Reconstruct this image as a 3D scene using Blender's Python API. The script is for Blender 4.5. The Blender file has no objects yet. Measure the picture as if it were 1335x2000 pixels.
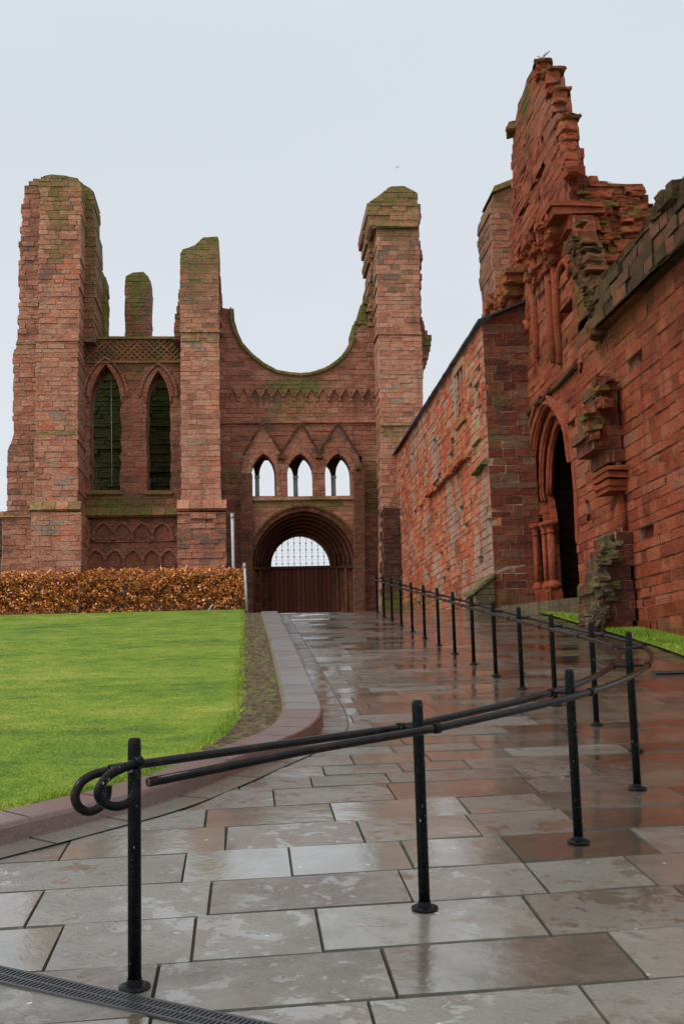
import bpy, math, random
import numpy as np
from mathutils import Vector, Matrix
rnd = random.Random(7)
C = bpy.data.collections.new("abbey_scene"); bpy.context.scene.collection.children.link(C)
scene = bpy.context.scene

# ------------------------------------------------------------------ camera
FPX = 2250.0; CXP, CYP = 667.5, 1000.0
def _cam(px, py): return Vector((px-CXP, -(py-CYP), -FPX))
_y = _cam(480, 1340).normalized(); _b = _cam(1480, 1312).normalized()
_z = _b.cross(_y).normalized()
if _z.y < 0: _z.negate()
_x = _y.cross(_z)
ROT = Matrix((_x, _y, _z))            # rows: world axes seen from the camera
EYE = Vector((0, 0, 1.6))
cam_d = bpy.data.cameras.new("camera"); cam = bpy.data.objects.new("camera", cam_d); C.objects.link(cam)
cam.matrix_world = Matrix.Translation(EYE) @ ROT.to_4x4()
cam_d.sensor_fit = 'VERTICAL'; cam_d.sensor_height = 24.0; cam_d.lens = 24.0*FPX/2000.0
cam_d.clip_start = 0.05; cam_d.clip_end = 3000
scene.camera = cam

# ------------------------------------------------------------------ world: overcast sky
W = bpy.data.worlds.new("World"); scene.world = W; W.use_nodes = True
nt = W.node_tree; nt.nodes.clear()
N = nt.nodes.new; L = nt.links.new
out = N('ShaderNodeOutputWorld'); bg = N('ShaderNodeBackground'); L(bg.outputs[0], out.inputs[0])
tc = N('ShaderNodeTexCoord'); sep = N('ShaderNodeSeparateXYZ'); L(tc.outputs['Generated'], sep.inputs[0])
rz = N('ShaderNodeValToRGB'); L(sep.outputs['Z'], rz.inputs[0])          # brighter towards the zenith
e = rz.color_ramp.elements
e[0].position = 0.0; e[0].color = (.755, .785, .825, 1)
e[1].position = 0.30; e[1].color = (.705, .75, .80, 1)
k = rz.color_ramp.elements.new(0.52); k.color = (.675, .73, .79, 1)
k = rz.color_ramp.elements.new(0.85); k.color = (1.0, 1.0, 1.0, 1)
my = N('ShaderNodeMapRange'); L(sep.outputs['Y'], my.inputs[0])           # brighter behind and overhead
my.inputs[1].default_value = 0.45; my.inputs[2].default_value = -0.4; my.inputs[3].default_value = 1.0; my.inputs[4].default_value = 1.6
my.interpolation_type = 'SMOOTHSTEP'
mx = N('ShaderNodeMapRange'); L(sep.outputs['X'], mx.inputs[0])
mx.inputs[1].default_value = -0.25; mx.inputs[2].default_value = -0.9; mx.inputs[3].default_value = 1.0; mx.inputs[4].default_value = 1.35
mx.interpolation_type = 'SMOOTHSTEP'
mm = N('ShaderNodeMath'); mm.operation = 'MULTIPLY'; L(my.outputs[0], mm.inputs[0]); L(mx.outputs[0], mm.inputs[1])
mul = N('ShaderNodeVectorMath'); mul.operation = 'SCALE'; L(rz.outputs[0], mul.inputs[0]); L(mm.outputs[0], mul.inputs['Scale'])
sky = N('ShaderNodeTexSky'); sky.sky_type = 'NISHITA'; sky.sun_disc = False
SUN_EL, SUN_AZ = math.radians(48), math.radians(-120)
sky.sun_elevation = SUN_EL; sky.sun_rotation = SUN_AZ
sk = N('ShaderNodeVectorMath'); sk.operation = 'SCALE'; L(sky.outputs[0], sk.inputs[0]); sk.inputs['Scale'].default_value = 0.003
ad = N('ShaderNodeVectorMath'); ad.operation = 'ADD'; L(mul.outputs[0], ad.inputs[0]); L(sk.outputs[0], ad.inputs[1])
cn = N('ShaderNodeTexNoise'); cmap = N('ShaderNodeMapping'); cmap.inputs['Scale'].default_value = (1.2, 1.2, 3.0); L(tc.outputs['Generated'], cmap.inputs[0]); L(cmap.outputs[0], cn.inputs[0]); cn.inputs['Scale'].default_value = 1.6; cn.inputs['Detail'].default_value = 5
cr = N('ShaderNodeMapRange'); L(cn.outputs['Fac'], cr.inputs[0]); cr.inputs[1].default_value = .3; cr.inputs[2].default_value = .7; cr.inputs[3].default_value = .965; cr.inputs[4].default_value = 1.03
cs_ = N('ShaderNodeVectorMath'); cs_.operation = 'SCALE'; L(ad.outputs[0], cs_.inputs[0]); L(cr.outputs[0], cs_.inputs['Scale'])
L(cs_.outputs[0], bg.inputs[0]); bg.inputs[1].default_value = 1.0
# soft sun behind the cloud, behind and left of the camera
sd = bpy.data.lights.new("sun", 'SUN'); sd.energy = 1.8; sd.angle = math.radians(16); sd.color = (1, .97, .93)
so = bpy.data.objects.new("sun", sd); C.objects.link(so)
dirv = Vector((math.cos(SUN_EL)*math.sin(SUN_AZ), math.cos(SUN_EL)*math.cos(SUN_AZ), math.sin(SUN_EL)))
so.rotation_euler = dirv.to_track_quat('Z', 'Y').to_euler()
scene.view_settings.view_transform = 'Standard'; scene.view_settings.look = 'None'
scene.view_settings.exposure = 0.0; scene.view_settings.gamma = 1.0
scene.render.engine = 'CYCLES'; scene.cycles.max_bounces = 6; scene.cycles.use_denoising = True

# ------------------------------------------------------------------ helpers
def ray(px, py): return ROT @ _cam(px, py)
def onY(px, py, Y): r = ray(px, py); return EYE + r*(Y/r.y)
def onX(px, py, X): r = ray(px, py); return EYE + r*(X/r.x)
def onP(px, py, p, n): r = ray(px, py); return EYE + r*((p-EYE).dot(n)/r.dot(n))
GY = [-60, -2, 2, 4, 5.2, 6.02, 7.09, 8.52, 10.1, 11.64, 13.1, 14.7, 16.1, 17.6, 19.2, 20.9, 22.4, 24.2, 25.7, 27.2, 28.6, 30.2, 31.2, 32.5, 90]
GZ = [-.3, -.2, .0, .19, .34, .455, .6, .765, .935, 1.105, 1.275, 1.465, 1.64, 1.83, 2.03, 2.235, 2.42, 2.635, 2.83, 3.03, 3.21, 3.42, 3.52, 3.55, 3.75]
def G(Y): return float(np.interp(Y, GY, GZ))
def onG(px, py, dz=0.0):
    r = ray(px, py); a, b = 0.5, 40.0; h = 0.0
    y = 0.5; prev = None
    while y < 60:
        z = EYE.z + r.z*y/r.y - G(y) - dz
        if z <= 0: break
        prev = y; y += 0.05
    a, b = (prev or y), y
    for _ in range(25):
        m = (a+b)/2
        if EYE.z + r.z*m/r.y - G(m) - dz > 0: a = m
        else: b = m
    p = EYE + r*(a/r.y); return p

class MB:
    def __init__(s): s.v = []; s.f = []; s.c = []; s.sm = []
    def add(s, vs, fs, col=(.5, 0, .5, 0), smooth=False):
        b = len(s.v); s.v.extend(tuple(v) for v in vs)
        for f in fs: s.f.append(tuple(b+i for i in f)); s.c.append(col); s.sm.append(smooth)
    def quad(s, a, b, c, d, col=(.5, 0, .5, 0)): s.add((a, b, c, d), ((0, 1, 2, 3),), col)
    def box(s, p0, p1, col=(.5, 0, .5, 0), jit=0.0, R=None, O=None):
        x0, y0, z0 = p0; x1, y1, z1 = p1
        vs = [Vector(v) for v in ((x0,y0,z0),(x1,y0,z0),(x1,y1,z0),(x0,y1,z0),(x0,y0,z1),(x1,y0,z1),(x1,y1,z1),(x0,y1,z1))]
        if jit: vs = [v + Vector((rnd.uniform(-jit, jit), rnd.uniform(-jit, jit), rnd.uniform(-jit, jit))) for v in vs]
        if R is not None: vs = [R @ v for v in vs]
        if O is not None: vs = [v + O for v in vs]
        s.add(vs, ((0,3,2,1),(4,5,6,7),(0,1,5,4),(1,2,6,5),(2,3,7,6),(3,0,4,7)), col)
    def tube(s, pts, r, n=10, col=(.5, 0, .5, 0), caps=True, closed=False, flat=False):
        pts = [Vector(p) for p in pts]; m = len(pts); rs = r if isinstance(r, (list, tuple)) else [r]*m
        ring = []; up = None
        for i, p in enumerate(pts):
            t = (pts[min(i+1, m-1)] - pts[max(i-1, 0)]).normalized()
            if up is None:
                up = Vector((0, 0, 1)) if abs(t.z) < .9 else Vector((1, 0, 0))
            x = t.cross(up).normalized(); up = x.cross(t).normalized()
            ring.append([p + (x*math.cos(2*math.pi*k/n) + up*math.sin(2*math.pi*k/n))*rs[i] for k in range(n)])
        b = len(s.v)
        for rg in ring: s.v.extend(tuple(v) for v in rg)
        for i in range(m-1):
            for k in range(n):
                s.f.append((b+i*n+k, b+i*n+(k+1) % n, b+(i+1)*n+(k+1) % n, b+(i+1)*n+k)); s.c.append(col); s.sm.append(not flat)
        if caps:
            s.f.append(tuple(b+k for k in range(n))[::-1]); s.c.append(col); s.sm.append(False)
            s.f.append(tuple(b+(m-1)*n+k for k in range(n))); s.c.append(col); s.sm.append(False)
    def build(s, name, mat, parent=None, off=Vector((0, 0, 0))):
        me = bpy.data.meshes.new(name)
        if parent is not None: off = parent_world(parent)
        vs = [(v[0]-off.x, v[1]-off.y, v[2]-off.z) for v in s.v]
        me.from_pydata(vs, [], s.f); me.update()
        me.polygons.foreach_set('use_smooth', s.sm)
        ca = me.color_attributes.new('blk', 'FLOAT_COLOR', 'CORNER')
        arr = np.repeat(np.array(s.c, dtype=np.float32), [len(f) for f in s.f], axis=0)
        ca.data.foreach_set('color', arr.ravel())
        me.materials.append(mat)
        o = bpy.data.objects.new(name, me); C.objects.link(o)
        if parent is not None: o.parent = parent
        else: o.location = off
        return o
_pw = {}
def parent_world(p):
    v = Vector((0, 0, 0))
    while p is not None: v += p.location; p = p.parent
    return v
def tag(o, label=None, cat=None, group=None, kind=None):
    if label: o['label'] = label
    if cat: o['category'] = cat
    if group: o['group'] = group
    if kind: o['kind'] = kind
    return o
def thing(name, loc, label, cat, group=None):
    o = bpy.data.objects.new(name, None); C.objects.link(o); o.location = loc; o.empty_display_size = .3
    return tag(o, label, cat, group)

# ------------------------------------------------------------------ materials
class MT:
    def __init__(s, name):
        s.m = bpy.data.materials.new(name); s.m.use_nodes = True; s.t = s.m.node_tree
        s.b = s.t.nodes['Principled BSDF']; s.n = s.t.nodes.new; s.l = s.t.links.new
        s.geo = s.n('ShaderNodeNewGeometry')
    def pos(s, scale=(1, 1, 1)):
        m = s.n('ShaderNodeMapping'); m.inputs['Scale'].default_value = scale; s.l(s.geo.outputs['Position'], m.inputs[0]); return m.outputs[0]
    def noise(s, sc, det=4, rough=.6, vec=None, dist=0):
        t = s.n('ShaderNodeTexNoise'); t.inputs['Scale'].default_value = sc; t.inputs['Detail'].default_value = det
        t.inputs['Roughness'].default_value = rough; t.inputs['Distortion'].default_value = dist
        s.l(vec if vec is not None else s.geo.outputs['Position'], t.inputs['Vector']); return t.outputs['Fac']
    def rng(s, v, a, b, c=0., d=1., smooth=False):
        m = s.n('ShaderNodeMapRange'); s.l(v, m.inputs[0])
        for i, x in enumerate((a, b, c, d)): m.inputs[i+1].default_value = x
        if smooth: m.interpolation_type = 'SMOOTHSTEP'
        return m.outputs[0]
    def math(s, op, a, b=None, clamp=False):
        m = s.n('ShaderNodeMath'); m.operation = op; m.use_clamp = clamp
        for i, x in enumerate((a, b)):
            if x is None: continue
            if isinstance(x, (int, float)): m.inputs[i].default_value = x
            else: s.l(x, m.inputs[i])
        return m.outputs[0]
    def mix(s, f, a, b, mode='MIX'):
        m = s.n('ShaderNodeMix'); m.data_type = 'RGBA'; m.blend_type = mode
        for i, x in ((0, f), (6, a), (7, b)):
            if isinstance(x, (int, float)): m.inputs[i].default_value = x
            elif isinstance(x, tuple): m.inputs[i].default_value = x if len(x) == 4 else x+(1,)
            else: s.l(x, m.inputs[i])
        return m.outputs[2]
    def ramp(s, v, stops, interp='LINEAR'):
        r = s.n('ShaderNodeValToRGB'); s.l(v, r.inputs[0]); r.color_ramp.interpolation = interp
        el = r.color_ramp.elements
        for i, (p, c) in enumerate(stops):
            if i < 2: q = el[i]; q.position = p
            else: q = el.new(p)
            q.color = c if len(c) == 4 else tuple(c)+(1,)
        return r.outputs[0]
    def attr(s):
        a = s.n('ShaderNodeAttribute'); a.attribute_name = 'blk'; sp = s.n('ShaderNodeSeparateColor'); s.l(a.outputs['Color'], sp.inputs[0])
        return sp.outputs[0], sp.outputs[1], sp.outputs[2], a.outputs['Alpha']
    def bump(s, h, strength=.5, dist=.02, prev=None):
        b = s.n('ShaderNodeBump'); b.inputs['Strength'].default_value = strength; b.inputs['Distance'].default_value = dist
        s.l(h, b.inputs['Height'])
        if prev is not None: s.l(prev, b.inputs['Normal'])
        return b.outputs[0]
    def fin(s, col=None, rough=None, nrm=None, spec=None, metal=None):
        for k, v in (('Base Color', col), ('Roughness', rough), ('Normal', nrm), ('Specular IOR Level', spec), ('Metallic', metal)):
            if v is None: continue
            if isinstance(v, (int, float)): s.b.inputs[k].default_value = v
            elif isinstance(v, tuple): s.b.inputs[k].default_value = v if len(v) == 4 else v+(1,)
            else: s.l(v, s.b.inputs[k])
        return s.m

def stone(name, stops, mortar, moss=(.085, .105, .03), stain=(.10, .075, .06), stain_amt=.5, pale=None, pale_amt=0., bs=1.0, rough=.75, streak=.5, fleck=None):
    m = MT(name); tone, jt, r2, ms = m.attr()
    n1 = m.noise(1.1, 8, .65); n2 = m.noise(9, 6, .7); n3 = m.noise(45, 3, .6)
    layer = m.noise(6, 5, .6, m.pos((1, 1, 6)), .6)       # bedding planes of the sandstone
    t = m.math('ADD', tone, m.math('ADD', m.rng(n1, .3, .7, -.14, .14), m.rng(m.noise(.32, 5, .6), .35, .65, -.26, .26))); t = m.math('ADD', t, m.rng(n2, .25, .75, -.14, .14), True)
    col = m.ramp(t, stops)
    col = m.mix(1.0, col, m.ramp(n3, [(0.25, (.72, .72, .72)), (.75, (1.18, 1.16, 1.14))]), 'MULTIPLY')
    col = m.mix(m.rng(n2, .30, .45, .65, 0), col, m.mix(1.0, col, (.45, .40, .38, 1), 'MULTIPLY'))
    col = m.mix(m.rng(layer, .38, .62, .45, 0), col, m.mix(1.0, col, (.55, .52, .5, 1), 'MULTIPLY'))
    if pale:
        pn = m.noise(.55, 9, .72, m.pos((1, 1, .55)), .4)
        col = m.mix(m.math('MULTIPLY', m.rng(pn, .50, .57, 0, 1, True), m.rng(n2, .3, .6, .2*pale_amt, pale_amt)), col, pale)
    sn = m.noise(1.4, 7, .7, m.pos((1, 1, .16)), .3)
    col = m.mix(m.rng(sn, .52, .70, 0, stain_amt), col, stain)
    st2 = m.noise(2.6, 6, .65, m.pos((1, 1, .08)))
    col = m.mix(m.rng(st2, .56, .68, 0, streak), col, m.mix(1.0, col, (.42, .42, .40, 1), 'MULTIPLY'))
    if fleck:
        fn = m.noise(22, 3, .5)
        col = m.mix(m.rng(fn, .66, .70, 0, .8), col, fleck)
    mcol = m.mix(m.rng(m.noise(2.3, 5, .7), .50, .66), mortar, tuple(c*.2 for c in mortar))
    col = m.mix(jt, col, mcol)
    mn = m.noise(3.2, 8, .75)
    mf = m.math('ADD', m.math('MULTIPLY', ms, 1.35), m.rng(mn, .3, .7, -.75, .35), True)
    mossc = m.mix(m.rng(n2, .35, .65), moss, tuple(c*v for c, v in zip(moss, (1.9, 1.55, .8))))
    mossc = m.mix(m.rng(n3, .45, .7, 0, .6), mossc, (.02, .025, .012, 1))
    col = m.mix(m.math('MULTIPLY', mf, .88), col, mossc)
    n0 = m.noise(3.3, 6, .62, m.pos((1, 1, 1.8)), .8)
    nb = m.bump(n0, .8, .12*bs); nb = m.bump(n2, .9, .05*bs, nb); nb = m.bump(layer, .8, .05*bs, nb); nb = m.bump(n3, .7, .012*bs, nb)
    return m.fin(col, m.rng(n2, .3, .7, rough-.2, rough+.12), nb, .12)

# reddish tower stone, redder gatehouse stone, patched range wall
S_TOWER = stone('red_grey_sandstone', [(0, (0.209, 0.126, 0.091)), (0.22, (0.375, 0.149, 0.091)), (0.5, (0.499, 0.209, 0.128)), (0.78, (0.574, 0.299, 0.194)), (0.93, (0.567, 0.139, 0.063)), (1, (0.36, 0.255, 0.179))], (.42, .31, .22), stain_amt=.45)
S_NAVE = stone('brown_red_sandstone', [(0, (0.16, 0.084, 0.058)), (0.22, (0.301, 0.112, 0.064)), (0.5, (0.389, 0.147, 0.087)), (0.8, (0.446, 0.197, 0.13)), (1, (0.363, 0.254, 0.145))], (.32, .22, .16), stain_amt=.5)
S_PORT = stone('dark_red_sandstone', [(0, (0.073, 0.031, 0.02)), (0.3, (0.126, 0.043, 0.023)), (0.7, (0.178, 0.062, 0.031)), (1, (0.144, 0.085, 0.049))], (.18, .12, .09), stain_amt=.6)  # darkened so the portal arches look shadowed; that shade is in the colour
S_GATE = stone('deep_red_sandstone', [(0, (0.2, 0.044, 0.022)), (0.3, (0.343, 0.076, 0.033)), (0.6, (0.424, 0.1, 0.045)), (0.85, (0.493, 0.144, 0.069)), (1, (0.365, 0.147, 0.097))], (.30, .13, .08), stain=(.12, .055, .035), stain_amt=.4, bs=1.6)
S_RANGE = stone('patched_red_sandstone', [(0, (0.365, 0.081, 0.04)), (0.3, (0.569, 0.109, 0.043)), (0.6, (0.698, 0.165, 0.067)), (0.85, (0.682, 0.243, 0.125)), (1, (0.628, 0.352, 0.184))], (.40, .28, .20), pale=(.40, .33, .26, 1), pale_amt=.85, stain=(.12, .09, .06), stain_amt=.45, bs=1.3, fleck=(.55, .45, .34, 1))
S_RANGEF = stone('shaded_corner_sandstone', [(0, (0.087, 0.03, 0.02)), (0.3, (0.176, 0.042, 0.023)), (0.6, (0.237, 0.064, 0.031)), (1, (0.223, 0.118, 0.07))], (.24, .13, .09), stain=(.05, .035, .03), stain_amt=.7)  # range stone darkened: shade of the camera-facing faces put into the colour
S_DARK = stone('shade_dark_passage_stone', [(0, (.03, .014, .01)), (.5, (.06, .026, .018)), (1, (.09, .045, .03))], (.03, .02, .015), stain=(.012, .009, .008), stain_amt=.7)  # near-black because the enclosed passage's shade is painted into the stone
S_PARA = stone('blackened_mossy_parapet', [(0, (0.075, 0.042, 0.022)), (0.35, (0.15, 0.072, 0.039)), (0.7, (0.255, 0.09, 0.044)), (1, (0.33, 0.18, 0.099))], (.03, .025, .015), moss=(.055, .06, .016), stain=(.018, .018, .014), stain_amt=.8, bs=1.5)
S_MOSSY = stone('mossy_rubble', [(0, (.12, .09, .06)), (.35, (.20, .15, .09)), (.7, (.27, .17, .10)), (1, (.33, .28, .20))], (.2, .16, .1), moss=(.10, .11, .025), stain=(.04, .035, .025), stain_amt=.7, bs=1.8, fleck=(.5, .48, .40, 1))
S_INNER = stone('dark_mossy_interior_stone', [(0, (0.035, 0.032, 0.017)), (0.4, (0.063, 0.052, 0.028)), (1, (0.091, 0.07, 0.042))], (.03, .03, .02), moss=(.035, .05, .010), stain=(.012, .013, .008), stain_amt=.7)  # besides the moss, the deep interior's shade is in the colour
STONES = [S_TOWER, S_NAVE, S_PORT, S_GATE, S_RANGE, S_RANGEF, S_MOSSY]

def simple(name, col, rough, metal=0, nsc=20, amt=.3, bd=.002, spec=.5, col2=None, thr=(.45, .6)):
    m = MT(name); n = m.noise(nsc, 5, .6)
    c = m.mix(m.rng(n, thr[0], thr[1], 0, 1 if col2 else amt), col+(1,), (col2 or tuple(x*.5 for x in col))+(1,))
    return m.fin(c, m.rng(n, .3, .7, max(0.02, rough-.1), rough+.1), m.bump(n, .5, bd), spec, metal)
def post_mat():
    m = MT('wet_black_paint'); n = m.noise(35, 4, .6); f = m.noise(60, 3, .5, m.pos((1, 1, .5))); d = m.n('ShaderNodeTexVoronoi')
    d.inputs['Scale'].default_value = 170; m.l(m.geo.outputs['Position'], d.inputs['Vector'])
    drop = m.rng(d.outputs['Distance'], .1, .5, 1, 0)
    col = m.mix(m.rng(n, .45, .7), (.003, .0033, .004, 1), (.009, .009, .010, 1))
    col = m.mix(m.rng(f, .70, .73, 0, .8), col, (.30, .27, .22, 1))
    nb = m.bump(n, .5, .003); nb = m.bump(drop, .6, .0025, nb)
    return m.fin(col, m.rng(n, .3, .7, .15, .4), nb, .09)
M_POST = post_mat()
M_RAIL = simple('wet_rusting_rail_paint', (.006, .0055, .0055), .25, nsc=14, spec=.14, col2=(.022, .010, .007), thr=(.5, .72), bd=.004)
M_RUST = simple('rusty_cut_pipe_end', (.10, .045, .02), .7, nsc=60)
M_GALV = simple('dull_galvanised_steel', (.34, .36, .38), .5, nsc=8, amt=.4)
M_SLATE = simple('dark_wet_slate', (.02, .022, .024), .45, nsc=8, amt=.5, bd=.02)
M_IRON = simple('cast_iron_grate', (.028, .03, .034), .38, nsc=50, amt=.5, bd=.003)
M_PIT = simple('black_drain_pit', (.004, .004, .004), .6)
M_LEAD = simple('lead_lattice', (.10, .12, .15), .6, nsc=5)
M_CABLE = simple('pale_cable', (.45, .45, .42), .6)
M_WHITE = simple('pale_stone_shaft', (.48, .50, .50), .6, nsc=10)
M_GULL = simple('gull_white_feather', (.75, .75, .74), .8); M_GULLG = simple('gull_grey_feather', (.33, .35, .38), .8)
M_STONEW = simple('lichened_grey_stone', (.20, .20, .13), .8, nsc=7, col2=(.09, .10, .05), bd=.04)

def wood_mat():
    m = MT('dark_stained_door_planks'); tone, jt, r2, ms = m.attr()
    n = m.noise(8, 5, .6, m.pos((6, 6, .7))); c = m.ramp(m.math('ADD', m.math('MULTIPLY', n, .6), m.math('MULTIPLY', tone, .5)), [(.2, (.045, .013, .008)), (.55, (.085, .024, .012)), (.9, (.14, .04, .018))])
    return m.fin(c, m.rng(n, .3, .7, .45, .65), m.bump(n, .4, .006), .1)
M_DOOR = wood_mat()

def paving_mat():
    m = MT('wet_flagstone'); tone, jt, r2, ms = m.attr()
    big = m.noise(.35, 4, .55); n1 = m.noise(1.7, 7, .62, None, .1); n2 = m.noise(7, 8, .7, None, .4); n3 = m.noise(60, 3, .6); n4 = m.noise(3.4, 9, .74, None, .25)
    t = m.math('ADD', tone, m.rng(n1, .3, .7, -.22, .22), True)
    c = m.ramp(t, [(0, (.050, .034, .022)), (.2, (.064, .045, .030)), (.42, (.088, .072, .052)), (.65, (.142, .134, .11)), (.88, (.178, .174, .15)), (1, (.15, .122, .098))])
    c = m.mix(1.0, c, m.ramp(n3, [(.3, (.82, .82, .82)), (.7, (1.12, 1.12, 1.1))]), 'MULTIPLY')
    c = m.mix(m.rng(m.noise(4.5, 8, .7), .35, .65, .35, 0), c, m.mix(1.0, c, (.6, .55, .48, 1), 'MULTIPLY'))
    c = m.mix(m.rng(n4, .50, .70, 0, .25), c, (.055, .04, .022, 1))
    c = m.mix(m.rng(m.noise(13, 5, .7), .60, .70, 0, .15), c, (.20, .19, .16, 1))
    vs_ = m.n('ShaderNodeTexVoronoi'); vs_.inputs['Scale'].default_value = 4.5; m.l(m.geo.outputs['Position'], vs_.inputs['Vector'])
    c = m.mix(m.rng(vs_.outputs['Distance'], .045, .06, .75, 0), c, (.42, .43, .42, 1))
    c = m.mix(jt, c, m.mix(m.rng(n2, .45, .62), (.012, .010, .006, 1), (.045, .045, .014, 1)))
    wet = m.rng(m.math('ADD', m.math('MULTIPLY', big, .5), m.math('MULTIPLY', n1, .5)), .40, .60, 0, 1, True)
    rough = m.math('ADD', m.rng(wet, 0, 1, .20, .05), m.math('MULTIPLY', m.rng(n2, .35, .65), .12))
    fl = m.ramp(n4, [(.40, (0, 0, 0)), (.46, (1, 1, 1)), (.50, (.55, .55, .55)), (.56, (1, 1, 1))])   # flaking layers
    m.b.inputs['Coat Tint'].default_value = (1, 1, 1, 1)
    flm = m.math('MULTIPLY', m.math('MULTIPLY', fl, m.rng(r2, .25, .9, .0, 1.)), m.rng(ms, 0, 1, 1, 0))
    nb = m.bump(n1, .35, .02); nb = m.bump(flm, .35, .006, nb); nb = m.bump(n2, .3, .006, nb); nb = m.bump(n3, .25, .0012, nb)
    m.l(m.math('MULTIPLY', m.rng(jt, 0, .5, 1, 0), 1.0), m.b.inputs['Coat Weight']); m.b.inputs['Coat Roughness'].default_value = .06; m.b.inputs['Coat IOR'].default_value = 1.75
    cb_ = m.bump(n1, .22, .02); cb_ = m.bump(flm, .55, .007, cb_); cb_ = m.bump(n2, .18, .005, cb_)
    m.l(cb_, m.b.inputs['Coat Normal'])
    rough = m.math('MULTIPLY', rough, m.rng(ms, 0, 1, 1, .25))
    return m.fin(c, m.math('ADD', rough, m.math('MULTIPLY', jt, .5)), nb, .6)
M_PAVE = paving_mat()
def kerb_mat():
    m = MT('wet_red_kerb_stone'); tone, jt, r2, ms = m.attr(); n1 = m.noise(2.2, 7, .65); n2 = m.noise(18, 6, .7); n3 = m.noise(70, 3)
    c = m.ramp(m.math('ADD', tone, m.rng(n1, .3, .7, -.25, .25), True), [(0, (.075, .020, .012)), (.35, (.085, .040, .028)), (.65, (.095, .08, .075)), (1, (.115, .107, .104))])
    c = m.mix(m.rng(n3, .6, .7, 0, .5), c, (.20, .17, .15, 1)); c = m.mix(m.rng(n2, .6, .7, 0, .5), c, (.05, .05, .035, 1)); c = m.mix(jt, c, (.04, .02, .015, 1))
    m.b.inputs['Coat Weight'].default_value = .5; m.b.inputs['Coat Roughness'].default_value = .28; m.b.inputs['Coat IOR'].default_value = 1.6
    mf = m.math('ADD', ms, m.rng(n2, .3, .7, -.6, .3), True); c = m.mix(mf, c, (.12, .09, .02, 1))
    return m.fin(c, m.rng(n1, .3, .7, .25, .5), m.bump(n2, .8, .012), .8)
M_KERB = kerb_mat()
def grass_mat(name, blade):
    m = MT(name); tone, jt, r2, ms = m.attr()
    n1 = m.noise(.5, 5, .6); n2 = m.noise(2.5, 6, .7); n3 = m.noise(30, 4, .7, m.pos((1, .5, 1)))
    st_ = m.noise(1.0, 3, .5, m.pos((.25, 2.2, 1)), .3)
    v = m.math('ADD', m.math('MULTIPLY', n1, .35), m.math('ADD', m.math('MULTIPLY', n2, .40), m.math('ADD', m.math('MULTIPLY', st_, .15), m.math('MULTIPLY', m.noise(14, 4, .7), .10))))
    c = m.ramp(v, [(.36, (.06, .12, .008)), (.46, (.135, .225, .012)), (.54, (.22, .29, .02)), (.64, (.34, .35, .06))])
    if blade: c = m.mix(1.0, c, m.ramp(tone, [(0, (.62, .70, .6)), (.6, (.98, .98, 1)), (1, (1.3, 1.22, 1.5))]), 'MULTIPLY')
    else:
        c = m.mix(1.0, c, m.ramp(n3, [(.3, (.45, .5, .4)), (.7, (1.05, 1.05, 1))]), 'MULTIPLY')
    return m.fin(c, .55 if blade else .8, None if blade else m.bump(n3, 1, .04), .25)
M_TURF = grass_mat('mown_turf', False); M_BLADE = grass_mat('grass_blade', True)
def soil_mat():
    m = MT('damp_soil'); n1 = m.noise(3, 7, .7); n2 = m.noise(25, 5, .7)
    c = m.ramp(n1, [(.3, (.035, .02, .012)), (.5, (.08, .048, .028)), (.7, (.13, .085, .05))]); c = m.mix(m.rng(m.noise(9, 6, .75), .50, .58, 0, .75), c, (.13, .15, .02, 1)); c = m.mix(m.rng(n2, .5, .62, 0, .5), c, (.05, .03, .018, 1)); c = m.mix(m.rng(n2, .30, .38, .7, 0), c, (.16, .13, .10, 1))
    return m.fin(c, .8, m.bump(n2, 1, .03), .3)
M_SOIL = soil_mat()
def leaf_mat():
    m = MT('dead_beech_leaf'); tone, jt, r2, ms = m.attr()
    c = m.ramp(tone, [(0, (.09, .022, .006)), (.3, (.34, .085, .010)), (.65, (.58, .18, .022)), (.9, (.72, .30, .06)), (1, (.8, .48, .2))])
    return m.fin(c, .42, None, .5)
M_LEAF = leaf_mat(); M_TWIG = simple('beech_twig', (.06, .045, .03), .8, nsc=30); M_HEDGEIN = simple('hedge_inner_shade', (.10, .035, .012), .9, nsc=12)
def ground_mat():
    m = MT('verge_soil_and_grit'); n1 = m.noise(2, 7, .7); n2 = m.noise(30, 5, .7)
    c = m.ramp(n1, [(.3, (.06, .035, .022)), (.6, (.11, .07, .045)), (.8, (.14, .10, .065))]); c = m.mix(m.rng(n2, .6, .68, 0, .5), c, (.22, .17, .13, 1))
    return m.fin(c, m.rng(n1, .3, .7, .35, .7), m.bump(n2, 1, .015), .4)
M_GROUND = ground_mat()

# ------------------------------------------------------------------ masonry
def courses(seed, lo=-1.0, hi=30.0, h=(.2, .3)):
    r = random.Random(seed); z = lo; o = [z]
    while z < hi: z += r.uniform(*h); o.append(z)
    return o
def scan(loops, z):
    xs = []
    for lp in loops:
        n = len(lp)
        for i in range(n):
            (x0, z0), (x1, z1) = lp[i], lp[(i+1) % n]
            if (z0 <= z) != (z1 <= z): xs.append(x0 + (x1-x0)*(z-z0)/(z1-z0))
    xs.sort(); return [(xs[i], xs[i+1]) for i in range(0, len(xs)-1, 2)]
def topz(lp, u):
    best = None; n = len(lp)
    for i in range(n):
        (x0, z0), (x1, z1) = lp[i], lp[(i+1) % n]
        if (x0 <= u) != (x1 <= u):
            z = z0+(z1-z0)*(u-x0)/(x1-x0); best = z if best is None else max(best, z)
    return best
def fY(Y, sgn=-1):   # plane of constant Y, front towards the camera
    return lambda u, z, d: (u, Y + sgn*d, z)
def fX(X, sgn=-1):   # plane of constant X, front towards -X
    return lambda u, z, d: (X + sgn*d, u, z)
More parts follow.
